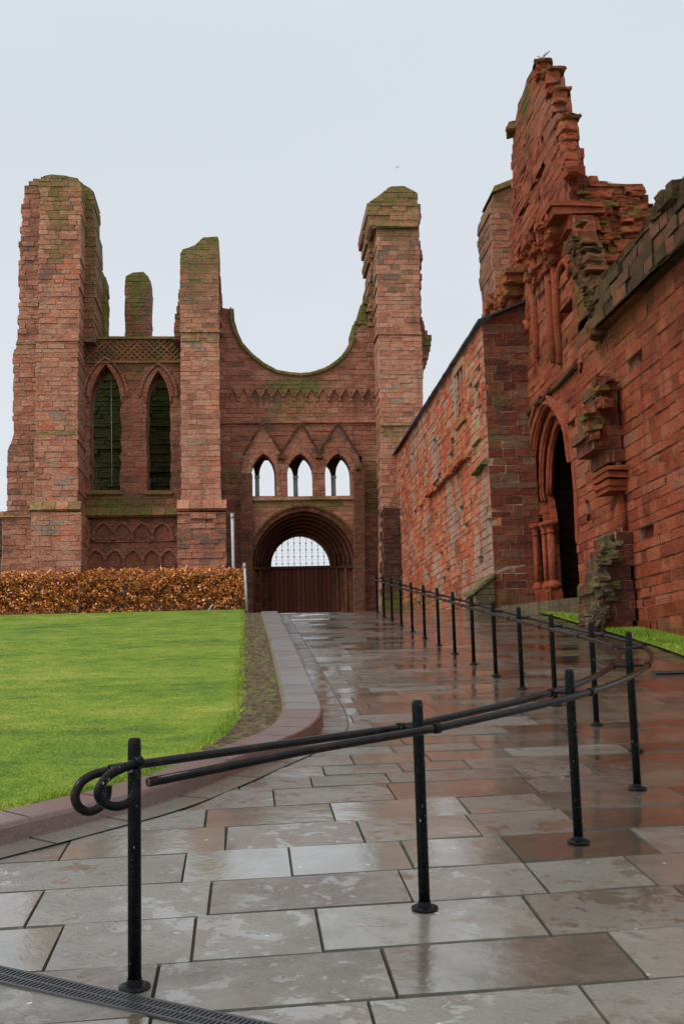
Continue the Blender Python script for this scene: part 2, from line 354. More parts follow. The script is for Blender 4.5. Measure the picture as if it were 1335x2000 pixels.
def masonry(mb, loops, fr, T=1.0, cs=None, bl=(.35, .85), rag=.05, rag_hole=.0, dd=.03, joint=.015, seed=1, moss=0.0, mossL=.8, spots=(), miss=.0, tone=(0, 1), sides=True, back=True, keep=None, jit=.008, mossbase=0.0):
    r = random.Random(seed); cs = cs or courses(3)
    allz = [p[1] for p in loops[0]]; zlo, zhi = min(allz), max(allz)
    outer = [loops[0]]
    def mval(u, z):
        a = mossbase
        if moss:
            t = topz(loops[0], u)
            if t is not None: a += moss*math.exp(-max(0, t-z)/mossL)
        for (su, sz, ru, rz_, am) in spots:
            q = ((u-su)/ru)**2+((z-sz)/rz_)**2
            if q < 4: a += am*math.exp(-q)
        return min(1.0, a)
    for ci in range(len(cs)-1):
        c0, c1 = max(cs[ci], zlo+1e-4), min(cs[ci+1], zhi-1e-4)
        if c1-c0 < .012: continue
        off = {}
        def cut(a, b, depth):
            A, B = scan(loops, a+1e-4), scan(loops, b-1e-4)
            bad = len(A) != len(B) or any(abs(p[0]-q[0]) > .5 or abs(p[1]-q[1]) > .5 for p, q in zip(A, B))
            if bad and b-a > .05:
                m = (a+b)/2; cut(a, m, depth+1); cut(m, b, depth+1); return
            if len(A) != len(B): A = B = scan(loops, (a+b)/2)
            rows.append((a, b, A, B))
        rows = []; cut(c0, c1, 0)
        # block cuts for the whole course so that sub-rows stay aligned
        us = [p[0] for p in loops[0]]; ulo, uhi = min(us), max(us)
        cuts = [ulo - r.uniform(0, .5)]
        while cuts[-1] < uhi: cuts.append(cuts[-1] + r.uniform(*bl))
        info = [(.5+(r.random()-.5)*.78, r.random(), r.uniform(0, dd*.75), r.random() < miss, [r.uniform(-jit, jit) for _ in range(8)]) for _ in cuts]
        for (a, b, A, B) in rows:
            full = (b-a) > .75*(c1-c0)
            for k, (p, q) in enumerate(zip(A, B)):
                l0, r0, l1, r1 = p[0], p[1], q[0], q[1]
                if rag >= .05 and b-a > .05 and abs(l0-l1) < .45 and abs(r0-r1) < .45:
                    if k == 0: l0 = l1 = (l0+l1)/2
                    if k == len(A)-1: r0 = r1 = (r0+r1)/2
                if rag:
                    if (k, 0) not in off: off[(k, 0)] = r.uniform(-rag, rag); off[(k, 1)] = r.uniform(-rag, rag)
                    first = k == 0; last = k == len(A)-1
                    if first: l0 += off[(k, 0)]; l1 += off[(k, 0)]
                    if last: r0 += off[(k, 1)]; r1 += off[(k, 1)]
                if max(r0-l0, r1-l1) < .02: continue
                r0 = max(r0, l0+.005); r1 = max(r1, l1+.005)
                # blocks
                bs = [c for c in cuts if max(l0, l1)+.1 < c < min(r0, r1)-.1]
                e0 = [l0]+bs+[r0]; e1 = [l1]+bs+[r1]
                for j in range(len(e0)-1):
                    x0, x1, y0, y1 = e0[j], e0[j+1], e1[j], e1[j+1]
                    mid = (x0+x1+y0+y1)/4
                    bi = 0
                    for t_, c in enumerate(cuts):
                        if c <= mid: bi = t_
                    tn, r2, dp, ms, jj = info[bi]
                    if ms: dp = -r.uniform(.06, .16)
                    mv = mval(mid, (a+b)/2); tc_ = tone[0]+(tone[1]-tone[0])*tn
                    col = (tc_, 0, r2, mv); jc = (tc_, 1, r2, mv*.8)
                    rec = -.012
                    ja = joint if (a <= c0+1e-3) else 0; jb = joint*.6 if (b >= c1-1e-3) else 0
                    w = min(x1-x0, y1-y0); jx = min(joint, max(.001, w*.2))
                    P = [(x0, a), (x1, a), (y1, b), (y0, b)]
                    I = [(x0+jx+jj[0], a+ja+jj[1]*.6), (x1-jx+jj[2], a+ja+jj[3]*.6), (y1-jx+jj[4], b-jb+jj[5]*.6), (y0+jx+jj[6], b-jb+jj[7]*.6)] if w > .08 and b-a > .06 else [(x0+jx, a), (x1-jx, a), (y1-jx, b), (y0+jx, b)]
                    din = dp if not ms else dp
                    ra_ = rec if a <= c0+1e-3 else din; rb_ = rec if b >= c1-1e-3 else din
                    vo = [fr(u, z, (ra_ if q_ < 2 else rb_)) for q_, (u, z) in enumerate(P)]; vi = [fr(u, z, dp + (jj[i]*.8)) for i, (u, z) in enumerate(I)]
                    mb.add(vi, ((0, 1, 2, 3),), col)
                    mb.add(vo+vi, ((0, 1, 5, 4), (1, 2, 6, 5), (2, 3, 7, 6), (3, 0, 4, 7)), jc)
                if sides and T > 0:
                    for (u0, u1) in ((l0, l1), (r0, r1)):
                        d = 0.012
                        while d < T-1e-3:
                            d2 = min(T, d + r.uniform(.3, .7))
                            if T-d2 < .15: d2 = T
                            tn = r.random(); mv = mval(u0, (a+b)/2); tc_ = tone[0]+(tone[1]-tone[0])*tn
                            g = .014 if d2-d > .1 else 0; gz = .012 if full else 0
                            mb.quad(fr(u0, a+gz, -d-g), fr(u0, a+gz, -d2+g), fr(u1, b-gz, -d2+g), fr(u1, b-gz, -d-g), (tc_, 0, tn, mv))
                            if full:
                                mb.quad(fr(u0, a, -d), fr(u0, a, -d2), fr(u0, a+gz, -d2+g), fr(u0, a+gz, -d-g), (tc_, 1, tn, mv*.8))
                                mb.quad(fr(u0, a+gz, -d2+g), fr(u0, a, -d2), fr(u1, b, -d2), fr(u1, b-gz, -d2+g), (tc_, 1, tn, mv*.8))
                                mb.quad(fr(u0, a, -d), fr(u0, a+gz, -d-g), fr(u1, b-gz, -d-g), fr(u1, b, -d), (tc_, 1, tn, mv*.8))
                                mb.quad(fr(u1, b-gz, -d-g), fr(u1, b-gz, -d2+g), fr(u1, b, -d2), fr(u1, b, -d), (tc_, 1, tn, mv*.8))
                            d = d2
                    mv = min(1, mval((l1+r1)/2, b)+.15)
                    mb.quad(fr(l1, b, -.012), fr(r1, b, -.012), fr(r1, b, -T), fr(l1, b, -T), (.4, 0, .5, mv))
                    mb.quad(fr(l0, a, -.012), fr(r0, a, -.012), fr(r0, a, -T), fr(l0, a, -T), (.3, 0, .5, 0))
                if back and T > 0:
                    mb.quad(fr(l0, a, -T), fr(r0, a, -T), fr(r1, b, -T), fr(l1, b, -T), (.2, 0, r.random(), .3))
def pY(pts, Y): return [(lambda p: (p.x, p.z))(onY(x, y, Y)) for x, y in pts]
def pX(pts, X): return [(lambda p: (p.y, p.z))(onX(x, y, X)) for x, y in pts]
def rect(u0, u1, z0, z1): return [(u0, z0), (u1, z0), (u1, z1), (u0, z1)]
def arch_pts(x0, x1, zs, za, n=8):
    """points of an arch from left spring over the apex to right spring"""
    w = (x1-x0)/2; xm = (x0+x1)/2; h = za-zs; P = []
    if h <= w*1.02:
        for i in range(2*n+1):
            a = math.pi*(1-i/(2*n)); P.append((xm+w*math.cos(a), zs+h*math.sin(a)))
        return P
    R = (w*w+h*h)/(2*w); am = math.asin(min(1, h/R)); Lh = []
    for i in range(n+1):
        a = am*i/n; Lh.append((x0+R-R*math.cos(a), zs+R*math.sin(a)))
    P = Lh + [(2*xm-x, z) for x, z in reversed(Lh[:-1])]
    return P
def arch_loop(x0, x1, zb, zs, za, n=8): return [(x0, zb)] + arch_pts(x0, x1, zs, za, n) + [(x1, zb)]
def voussoirs(mb, path, w, fr, d0, d1, per=1, moss=0, tone=(.2, .8), gap=.012):
    n = len(path)
    nrm = []
    for i in range(n):
        a = path[max(0, i-1)]; b = path[min(n-1, i+1)]; dx, dz = b[0]-a[0], b[1]-a[1]; l = math.hypot(dx, dz) or 1
        nrm.append((-dz/l, dx/l))
    for i in range(n-1):
        (u0, z0), (u1, z1) = path[i], path[i+1]; n0, n1 = nrm[i], nrm[i+1]
        o = rnd.uniform(-.1, .1)*w*.3; L_ = math.hypot(u1-u0, z1-z0) or 1; g = min(gap/L_, .2)
        q = [(u0+(u1-u0)*g, z0+(z1-z0)*g), (u1-(u1-u0)*g, z1-(z1-z0)*g), (u1+n1[0]*(w+o), z1+n1[1]*(w+o)), (u0+n0[0]*(w+o), z0+n0[1]*(w+o))]
        dj = rnd.uniform(-.01, .015)
        fv = [fr(u, z, d1+dj) for u, z in q]; bv = [fr(u, z, d0) for u, z in q]
        mb.add(fv+bv, ((0, 1, 2, 3), (0, 4, 5, 1), (1, 5, 6, 2), (2, 6, 7, 3), (3, 7, 4, 0)), (rnd.uniform(*tone), 0, rnd.random(), moss))
def ledge(mb, u0, u1, z0, z1, fr, d, slope=.0, T=.3, moss=.6, seglen=.7, jit=.02, dz=0.0, tone=(.2, .8), gap=.008):
    """string course / weathering of separate stones; the top may slope back"""
    n = max(1, int(abs(u1-u0)/seglen)); us = [u0+(u1-u0)*i/n for i in range(n+1)]
    for i in range(n):
        a, b = us[i]+gap, us[i+1]-gap; j = rnd.uniform(-jit, jit); h = dz*(i+.5)/n
        zb, zt = z0+h, z1+h+j*.5
        P = [fr(a, zb, -T), fr(b, zb, -T), fr(b, zb, d*.75+j), fr(a, zb, d*.75+j), fr(a, zb+.6*(zt-zb)*(1 if not slope else .3), d+j), fr(b, zb+.6*(zt-zb)*(1 if not slope else .3), d+j), fr(b, zt, d-slope), fr(a, zt, d-slope), fr(a, zt, -T), fr(b, zt, -T)]
        mb.add(P, ((0, 1, 2, 3), (3, 2, 5, 4), (4, 5, 6, 7), (7, 6, 9, 8), (0, 3, 4, 7, 8), (1, 9, 6, 5, 2)), (rnd.uniform(*tone), 0, rnd.random(), min(1, moss*rnd.uniform(.7, 1.2))))
def lump(mb, c, r, col, n=2):
    """a weathered broken stone: a rough rounded block"""
    import bmesh
    from mathutils import noise
    bm = bmesh.new(); bmesh.ops.create_cube(bm, size=2.0); bmesh.ops.subdivide_edges(bm, edges=bm.edges[:], cuts=3, use_grid_fill=True)
    ph = Vector((rnd.uniform(0, 50), rnd.uniform(0, 50), 0)); e_ = rnd.uniform(.30, .5)
    tw = Matrix.Rotation(rnd.uniform(-.25, .25), 3, 'Z') @ Matrix.Rotation(rnd.uniform(-.15, .15), 3, 'X')
    vs = []
    for v in bm.verts:
        u = v.co.normalized(); q = Vector([math.copysign(abs(t)**e_, t) for t in u]); q = v.co.lerp(q, .75)*.86
        q = tw @ (q*(1+.32*noise.noise(v.co*1.1+ph)+.14*noise.noise(v.co*2.9+ph)))
        vs.append((c[0]+q[0]*r[0], c[1]+q[1]*r[1], c[2]+q[2]*r[2]))
    mb.add(vs, [tuple(v.index for v in f.verts) for f in bm.faces], col, False); bm.free()
def ledge_part(name, mat, parent, *a, **k):
    mb = MB(); ledge(mb, *a, **k); return mb.build(name, mat, parent)

CS = courses(3, h=(.17, .27)); CSG = courses(5, h=(.18, .29)); CSR = courses(8, h=(.16, .26))
# ================================================================== THE ABBEY'S WEST FRONT
wf = thing('abbey_west_front', Vector((0, 50, 3.6)), 'ruined red abbey front with broken towers, half a round window and arched double doors', 'church ruin')
def part(mb, name, mat, parent=None, label=None):
    o = mb.build(name, mat, parent or wf)
    if label: o['label'] = label
    return o
def sub(name, parent, label=None):
    o = bpy.data.objects.new(name, None); C.objects.link(o); o.parent = parent
    if label: o['label'] = label
    return o
def spot(px, py, Y, r, a, rz_=None): p = onY(px, py, Y); return (p.x, p.z, r, rz_ or r, a)
ZB = 3.3   # bottoms run below the ground behind the crest
def down(pts): return pts

# ---- left tower -----------------------------------------------------------
lt = MB()
YB = 50.0
def stage(mb, pts, Y, T, **k):
    masonry(mb, [pY(pts, Y)], fY(Y), T, k.pop('cs', CS), **k)
# far left buttress with set-offs
stage(lt, [(92, 380), (92, 672), (30, 672), (36, 640), (38, 560), (38, 480), (42, 430), (40, 402), (47, 390), (48, 366), (62, 352), (92, 345)], 51.0, 3.0, seed=11, moss=.75, mossL=.5, rag=.05, dd=.09, tone=(0, .85))
stage(lt, [(92, 672), (92, 850), (26, 850), (26, 690), (34, 668)], 50.9, 3.1, seed=12, rag=.04, dd=.07, tone=(.05, .85), moss=.2)
stage(lt, [(92, 850), (92, 1000), (13, 1000), (15, 880), (26, 848)], 50.75, 3.2, seed=13, rag=.04, dd=.07, tone=(.0, .8))
stage(lt, [(92, 1000), (92, 1260), (2, 1260), (4, 1012), (8, 1000)], 50.6, 3.4, seed=14, rag=.03, dd=.05, tone=(0, .6), moss=.2)
part(lt, 'corner_buttress', S_TOWER)
lt = MB()
stage(lt, [(76, 662), (75, 540), (77, 440), (79, 380), (74, 360), (84, 345), (100, 341), (125, 343), (150, 348), (159, 352), (159, 440), (156, 560), (154, 662)], 50.2, 2.9, seed=21, moss=.7, mossL=.8, rag=.035, dd=.07, spots=[spot(112, 420, 50, .6, .55, 2.2), spot(108, 500, 50, .5, .5, .5)], tone=(.1, .98))
part(lt, 'front_buttress', S_TOWER)
lt = MB()
stage(lt, [(70, 662), (70, 850), (152, 850), (152, 662)], 50.05, 3.0, seed=22, rag=.03, dd=.05, moss=.25, mossL=.3, tone=(.2, 1))
stage(lt, [(69, 850), (68, 1000), (153, 1000), (152, 850)], 49.9, 3.1, seed=23, rag=.03, dd=.06, moss=.2, mossL=.3, tone=(.15, 1))
stage(lt, [(61, 1000), (61, 1260), (159, 1260), (159, 1000)], 49.6, 3.4, seed=24, rag=.015, dd=.04, tone=(.2, .95))
part(lt, 'front_buttress', S_TOWER)
# inner wing rising behind the front buttress
lt = MB()
stage(lt, [(120, 668), (120, 348), (158, 352), (161, 360), (178, 368), (183, 376), (182, 432), (187, 440), (188, 500), (186, 560), (186, 668)], 51.6, 2.5, seed=25, moss=.6, mossL=2.2, rag=.03, dd=.06, mossbase=.35, tone=(0, .6))
part(lt, 'turret_wing', S_NAVE)
lt = MB()
stage(lt, [(170, 672), (170, 500), (186, 508), (196, 520), (200, 535), (207, 545), (208, 600), (206, 672)], 55.5, 1.5, seed=26, moss=.7, mossL=2, mossbase=.5, rag=.05, tone=(0, .5))
part(lt, 'rear_wall', S_NAVE)
lt = MB()
stage(lt, [(244, 740), (244, 552), (246, 538), (262, 531), (280, 531), (294, 545), (295, 560), (294, 740)], 57.5, 1.2, seed=27, moss=.9, mossL=.7, mossbase=.12, rag=.02, spots=[spot(268, 590, 57.5, .35, .6, 3)], tone=(0, .7))
part(lt, 'standing_pillar', S_NAVE)
# stair-like side face between the buttress and the recess
# ---- recessed wall with two lancets
YR = 52.4
def X_(px, py, Y=YR): return onY(px, py, Y).x
def Z_(px, py, Y=YR): return onY(px, py, Y).z
l1 = arch_loop(X_(176, 900), X_(236, 900), Z_(205, 958), Z_(205, 775), Z_(206, 712), 8)
l2 = arch_loop(X_(287, 900), X_(333, 900), Z_(310, 958), Z_(310, 775), Z_(308, 724), 8)
def ragloop(lp, a):   # eroded jambs
    o = []
    (x0, zb), zs = lp[0], lp[1][1]; xr = lp[-1][0]; n = 14
    o.append(lp[0])
    for i in range(1, n): o.append((x0+rnd.uniform(-a, a), zb+(zs-zb)*i/n))
    o += lp[1:-1]
    for i in range(1, n): o.append((xr+rnd.uniform(-a, a), zs+(zb-zs)*i/n))
    o.append(lp[-1]); return o
rw = MB()
masonry(rw, [pY([(150, 1260), (150, 662), (372, 662), (372, 1260)], YR), ragloop(l1, .07), ragloop(l2, .05)], fY(YR), 1.5, CS, seed=31, rag=0, dd=.04, tone=(.1, .8),
        spots=[spot(300, 690, YR, 3.2, .55, .5), spot(250, 700, YR, 2.5, .4, .5), spot(210, 985, YR, 1.0, .9, .5), spot(300, 985, YR, 1.8, .5, .45), spot(262, 720, YR, .5, .35, .8)])
rwall = part(rw, 'recessed_wall', S_NAVE)
# diaper band
db = MB(); x0, x1, z0, z1 = X_(165, 680), X_(352, 680), Z_(250, 706), Z_(250, 664); fr = fY(YR)
ledge(db, x0, x1, z1-.02, z1+.14, fr, .2, .08, .5, moss=.75, seglen=.5)
ledge(db, x0, x1, z0-.12, z0+.02, fr, .16, .06, .3, moss=.5, seglen=.6)
s = .27; nx = int((x1-x0)/s)
for i in range(nx+1):
    for sg in (-1, 1):
        a = x0+i*s; xa, xb = a, a+sg*(z1-z0)
        za, zb_ = z0+.02, z1-.03
        if xb > x1: zb_ = za+(x1-a)/(xb-a)*(zb_-za); xb = x1
        if xb < x0: zb_ = za+(a-x0)/(a-xb)*(zb_-za); xb = x0
        w = .055
        d0, d1 = 0.0, .09+rnd.uniform(-.02, .02)
        if abs(xb-xa) < .03: continue
        P = [(xa-w, za), (xa+w, za), (xb+w, zb_), (xb-w, zb_)]
        vf = [fr((u if j % 2 == 0 else u), z, d1) for j, (u, z) in enumerate(P)]; vb = [fr(u, z, d0) for u, z in P]
        db.add(vf+vb, ((0, 1, 2, 3), (0, 4, 5, 1), (1, 5, 6, 2), (2, 6, 7, 3), (3, 7, 4, 0)), (rnd.uniform(.1, .7), 0, .5, rnd.uniform(.2, .55)))
part(db, 'carved_lattice_band', S_NAVE)
# lancet arch mouldings
for lp, nm in ((l1, 1), (l2, 2)):
    am = MB(); pts = [p for p in lp[1:-1]]
    voussoirs(am, pts, .17, fY(YR), -.2, .07, tone=(.4, .9)); 
    big = [(p[0], p[1]) for p in arch_pts(pts[0][0]-.24, pts[-1][0]+.24, pts[0][1], max(p[1] for p in pts)+.26, 10)]
    voussoirs(am, big, .11, fY(YR), -.02, .15, tone=(.3, .9), moss=.15)
    am.tube([fY(YR)(u, z, .04) for u, z in arch_pts(pts[0][0]-.04, pts[-1][0]+.04, pts[0][1]-.3, max(p[1] for p in pts)+.05, 10)], .055, 8, (.55, 0, .5, 0))
    part(am, 'arch_moulding', S_NAVE)
    sl = MB(); a, b = lp[0][0], lp[-1][0]; zb = lp[0][1]
    ledge(sl, a-.12, b+.12, zb-.22, zb+.03, fY(YR), .15, .25, 1.2, moss=.75, seglen=.6)
    part(sl, 'window_sill', S_NAVE, None, 'mossy sill')
# interior back wall, seen through the lancets
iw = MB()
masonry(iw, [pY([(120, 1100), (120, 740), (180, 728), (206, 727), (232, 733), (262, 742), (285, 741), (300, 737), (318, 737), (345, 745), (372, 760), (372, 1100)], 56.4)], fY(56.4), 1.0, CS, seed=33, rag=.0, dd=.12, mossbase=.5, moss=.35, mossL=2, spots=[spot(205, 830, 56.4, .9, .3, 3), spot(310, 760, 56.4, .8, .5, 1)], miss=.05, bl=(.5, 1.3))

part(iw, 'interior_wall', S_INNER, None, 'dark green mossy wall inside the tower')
cb = MB(); p0, p1 = onY(217, 716, 53.2), onY(219, 950, 53.2); cb.tube([p0, p1], .018, 6); part(cb, 'conductor_cable', M_CABLE)
# weathering below the sills and blind arcades
wa = MB()
ledge(wa, X_(164, 1000), X_(350, 1000), Z_(250, 1012), Z_(250, 992), fY(YR), .42, .34, .3, moss=.8, seglen=.55, tone=(0, .6))
part(wa, 'weathering_ledge', S_NAVE, None, 'sloping ledge thick with moss')
ba = MB(); YA = YR
fa = fY(YA)
def blind(xc, ysp, yap, half, w=.10, d=.14, mat=None, roll=True):
    a, b = X_(xc-half, ysp), X_(xc+half, ysp); zs, za = Z_(xc, ysp), Z_(xc, yap)
    P = arch_pts(a, b, zs, za, 6); voussoirs(ba, P, w, fa, -.02, d, tone=(.35, .85))
    ba.tube([fa(u, z, d*.8) for u, z in arch_pts(a-.06, b+.06, zs, za+.07, 6)], .05, 7, (.6, 0, .4, 0))
    # flat fill tinted darker: the recess's shade put into the colour
    lp = [(a+.05, zs-.35)]+arch_pts(a+.05, b-.05, zs, za-.05, 5)+[(b-.05, zs-.35)]
    m = ((a+b)/2, zs-.1)
    for i in range(len(lp)-1): ba.add([fa(*lp[i], .03), fa(*lp[i+1], .03), fa(*m, .035)], ((0, 1, 2),), (.30, 0, .5, 0))
for xc in (202, 240, 278, 317): blind(xc, 1048, 1024, 17)
for xc in (188, 224, 260, 297, 330): blind(xc, 1100, 1076, 16)
ba.tube([fa(X_(180, 1060), Z_(250, 1058), .03), fa(X_(345, 1060), Z_(250, 1058), .03)], .045, 6, (.6, 0, .5, 0))
for xc in (183, 221, 259, 298, 337):
    ba.box((X_(xc-3, 1056), YA-.15, Z_(xc, 1056)), (X_(xc+3, 1056), YA+.05, Z_(xc, 1046)), (.5, 0, .5, 0), .01)
for xc in (206, 242, 279, 314):
    ba.tube([fa(X_(xc, 1120), Z_(xc, 1120), .07), fa(X_(xc, 1102), Z_(xc, 1102), .07)], .05, 6, (.6, 0, .5, 0))
    ba.box((X_(xc-3, 1102), YA-.15, Z_(xc, 1103)), (X_(xc+3, 1102), YA+.05, Z_(xc, 1097)), (.5, 0, .5, 0), .01)
part(ba, 'blind_arcade', S_NAVE)

# ---- second buttress of the left tower
sb = MB()
stage(sb, [(352, 648), (351, 560), (352, 489), (362, 486), (369, 487), (371, 480), (384, 478), (386, 471), (393, 468), (399, 462), (425, 462), (427, 465), (427, 560), (427, 648)], 50.15, 2.7, seed=41, moss=.9, mossL=1.5, rag=.012, dd=.04, tone=(0, .75), mossbase=.12)
part(sb, 'tower_pier', S_TOWER)
sb = MB()
stage(sb, [(353, 648), (354, 985), (432, 985), (429, 800), (428, 648)], 50.0, 3, seed=42, rag=.02, dd=.04, moss=.6, mossL=.35, tone=(.15, 1))
stage(sb, [(347, 1000), (347, 1260), (444, 1260), (441, 1000)], 49.7, 3, seed=43, rag=.02, dd=.09, tone=(.05, .75), miss=.04)
part(sb, 'tower_pier', S_TOWER)
# ragged flanks behind it
sb = MB()
stage(sb, [(336, 664), (341, 640), (339, 628), (345, 610), (343, 600), (348, 580), (352, 560), (375, 560), (375, 664)], 51.5, 1.5, seed=44, moss=.7, mossL=1.5, rag=.06, dd=.15)
stage(sb, [(420, 660), (420, 498), (428, 503), (431, 520), (429, 545), (433, 560), (432, 575), (431, 600), (431, 660)], 51.0, 1.5, seed=45, rag=.06, dd=.15, moss=.4)
part(sb, 'broken_flank', S_NAVE)
# splays on buttress bases, stones of the string courses
for (xa, xb, yt, yb, Y, dep) in ((60, 160, 985, 1001, 49.9, .30), (346, 443, 982, 999, 50.0, .32)):
    ledge_part('string_course', S_TOWER, wf, onY(xa, yb, Y).x, onY(xb, yb, Y).x, onY(xa, yb, Y).z-.02, onY(xa, yt, Y).z+.1, fY(Y), dep+.08, dep-.02, .25, moss=.55 if xa < 100 else .25, seglen=.5)
ledge_part('string_course', S_TOWER, wf, onY(2, 1010, 51).x, onY(64, 1010, 51).x, onY(30, 1016, 51).z, onY(30, 1000, 51).z, fY(51), .5, .3, .25, moss=.6, seglen=.5)
ledge_part('string_course', S_TOWER, wf, onY(68, 660, 50).x, onY(155, 660, 50).x, onY(68, 667, 50).z, onY(68, 661, 50).z, fY(50.05), .07, .02, .1, moss=.4)
ledge_part('string_course', S_TOWER, wf, onY(68, 850, 50).x, onY(153, 850, 50).x, onY(68, 853, 50).z, onY(68, 844, 50).z, fY(49.9), .06, .03, .1, moss=.6, dz=.03)
ledge_part('string_course', S_TOWER, wf, onY(351, 647, 50).x, onY(430, 647, 50).x, onY(390, 650, 50).z, onY(390, 645, 50).z, fY(50.0), .09, .03, .1, moss=.4)
ledge_part('string_course', S_TOWER, wf, onY(352, 665, 50).x, onY(428, 665, 50).x, onY(390, 667, 50).z, onY(390, 661, 50).z, fY(50.0), .05, .02, .1, moss=.7)

# ---- nave wall with the lower half of the round window
YN = 51.6
uoutline = [(448, 604), (450, 630), (457, 652), (467, 674), (478, 687), (489, 698), (508.6, 714), (524, 723), (540, 731), (562, 735), (584, 737), (602, 736), (620, 732), (634, 727), (648, 720), (661, 711), (671, 702), (681, 689), (689, 674), (694, 660)]
nw = MB()
hole = pY([(478, 890), (478, 1300), (706, 1300), (706, 890)], YN)
masonry(nw, [pY([(420, 1260), (420, 600), (447, 603)] + uoutline + [(700, 640), (760, 640), (760, 1260)], YN), hole], fY(YN), 1.1, CS, seed=51, rag=0, dd=.045, tone=(.1, .9),
        spots=[spot(585, 755, YN, 1.5, .95, .45), spot(545, 790, YN, .35, .6, 1.0), spot(580, 800, YN, .3, .55, 1.3), spot(612, 790, YN, .4, .5, 1.3), spot(446, 930, YN, .5, .55, .6), spot(735, 930, YN, .6, .6, 1.2), spot(715, 990, YN, .5, .6, .5)])
part(nw, 'nave_wall', S_NAVE)
rr = MB(); up = pY(uoutline, YN)
dense = []
for i in range(len(up)-1):
    for t in (0, .5): dense.append((up[i][0]*(1-t)+up[i+1][0]*t, up[i][1]*(1-t)+up[i+1][1]*t))
dense.append(up[-1]); dr = dense[::-1]
voussoirs(rr, dr, -.2, fY(YN), -1.0, .06, moss=.6, tone=(.1, .8))
voussoirs(rr, [(u, z+.05) for u, z in dr], -.09, fY(YN), -.7, .14, moss=.8, tone=(.1, .8))
part(rr, 'round_window_rim', S_NAVE, None, 'moss covered rim of the broken round window')
# ragged mass beside the right tower, over the window curve
rm = MB()
stage(rm, [(694, 668), (688, 655), (690, 640), (695, 625), (701, 610), (707, 597), (712, 588), (718, 578), (722, 562), (745, 560), (745, 668)], 51.9, 2.2, seed=52, moss=.9, mossL=1.6, mossbase=.25, rag=.07, dd=.22, bl=(.25, .6))
stage(rm, [(720, 640), (720, 565), (719, 545), (722, 520), (718, 510), (717, 480), (711, 465), (710, 437), (716, 425), (714, 405), (721, 397), (730, 393), (750, 393), (750, 640)], 51.7, 2.2, seed=53, moss=.8, mossL=1.0, mossbase=.2, rag=.08, dd=.2, bl=(.25, .6))
part(rm, 'broken_flank', S_NAVE, None, 'ragged mossy masonry left of the right tower')
# blind arcade of little pointed arches above the string course
ar = MB(); fa = fY(YN)
for k in range(13):
    xc = 453.9+22.0*k + (0 if k < 7 else .5)
    a, b = onY(xc-9, 775, YN).x, onY(xc+9, 775, YN).x; zs, za = onY(xc, 775, YN).z, onY(xc, 760, YN).z
    zb = onY(xc, 783, YN).z; xm = (a+b)/2
    ms = .75*math.exp(-((k-6)/2.6)**2)
    ar.tube([fa(a-.03, zs-.05, .07), fa(a-.02, zs+.02, .08), fa((a*1.2+xm*.8)/2, (zs+za)/2+.02, .09), fa(xm, za+.08, .1), fa((b*1.2+xm*.8)/2, (zs+za)/2+.02, .09), fa(b+.02, zs+.02, .08), fa(b+.03, zs-.05, .07)], .05, 6, (rnd.uniform(.3, .7), 0, .5, ms))
    P = arch_pts(a+.05, b-.05, zs-.04, za-.06, 4); lp = [(a+.05, zb-.25*(.5+rnd.random()))]+P+[(b-.05, zb-.25*(.5+rnd.random()))]
    m = (xm, zs-.15); t = rnd.choice((.05, .1, .2, .6))
    for i in range(len(lp)-1): ar.add([fa(*lp[i], .025), fa(*lp[i+1], .025), fa(*m, .03)], ((0, 1, 2),), (t, 0, .5, ms*.4))
    for x in (a-.06, ): ar.box((x-.04, YN-.09, zb), (x+.05, YN, zs-.02), (.6, 0, .5, ms*.5), .01)
part(ar, 'blind_arcade', S_NAVE)
sc = MB(); ledge(sc, onY(433, 825, YN).x, onY(742, 825, YN).x, onY(580, 828, YN).z, onY(580, 822.5, YN).z, fY(YN), .13, .03, .2, moss=.2, seglen=.9)
part(sc, 'string_course', S_NAVE)

# ---- porch block: portal, three openings and gablets
YP = 50.9
ph = MB(); fp = fY(YP)
def zx(px, py, Y=YP): p = onY(px, py, Y); return (p.x, p.z)
wins = []
for (a, b, ap) in ((491, 539, 516), (561, 611, 588), (634.5, 685, 660)):
    wins.append(arch_loop(zx(a, 930)[0], zx(b, 930)[0], zx(a, 969)[1], zx(a, 925)[1], zx(ap, 886)[1], 8))
pc = zx(595, 1105); pr = (zx(697, 1105)[0]-zx(493, 1105)[0])/2; pzs, pza = pc[1], zx(595, 998)[1]
portal = [(pc[0]-pr, ZB)] + arch_pts(pc[0]-pr, pc[0]+pr, pzs, pza, 14) + [(pc[0]+pr, ZB)]
out_ = [zx(470, 1260)]+[zx(*p) for p in ((470.5, 924), (478, 886), (512, 827), (548, 884), (588, 827), (622, 885), (660, 827), (697, 886), (712, 924), (712, 1260))]
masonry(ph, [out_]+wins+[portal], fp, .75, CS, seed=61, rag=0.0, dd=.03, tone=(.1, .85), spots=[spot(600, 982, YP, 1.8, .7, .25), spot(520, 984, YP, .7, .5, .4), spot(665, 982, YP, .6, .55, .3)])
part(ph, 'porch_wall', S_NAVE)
vv = MB()
for w in wins: voussoirs(vv, w[1:-1], .20, fp, -.3, .05, tone=(.35, .9))
part(vv, 'window_arch', S_NAVE)
gb = MB()
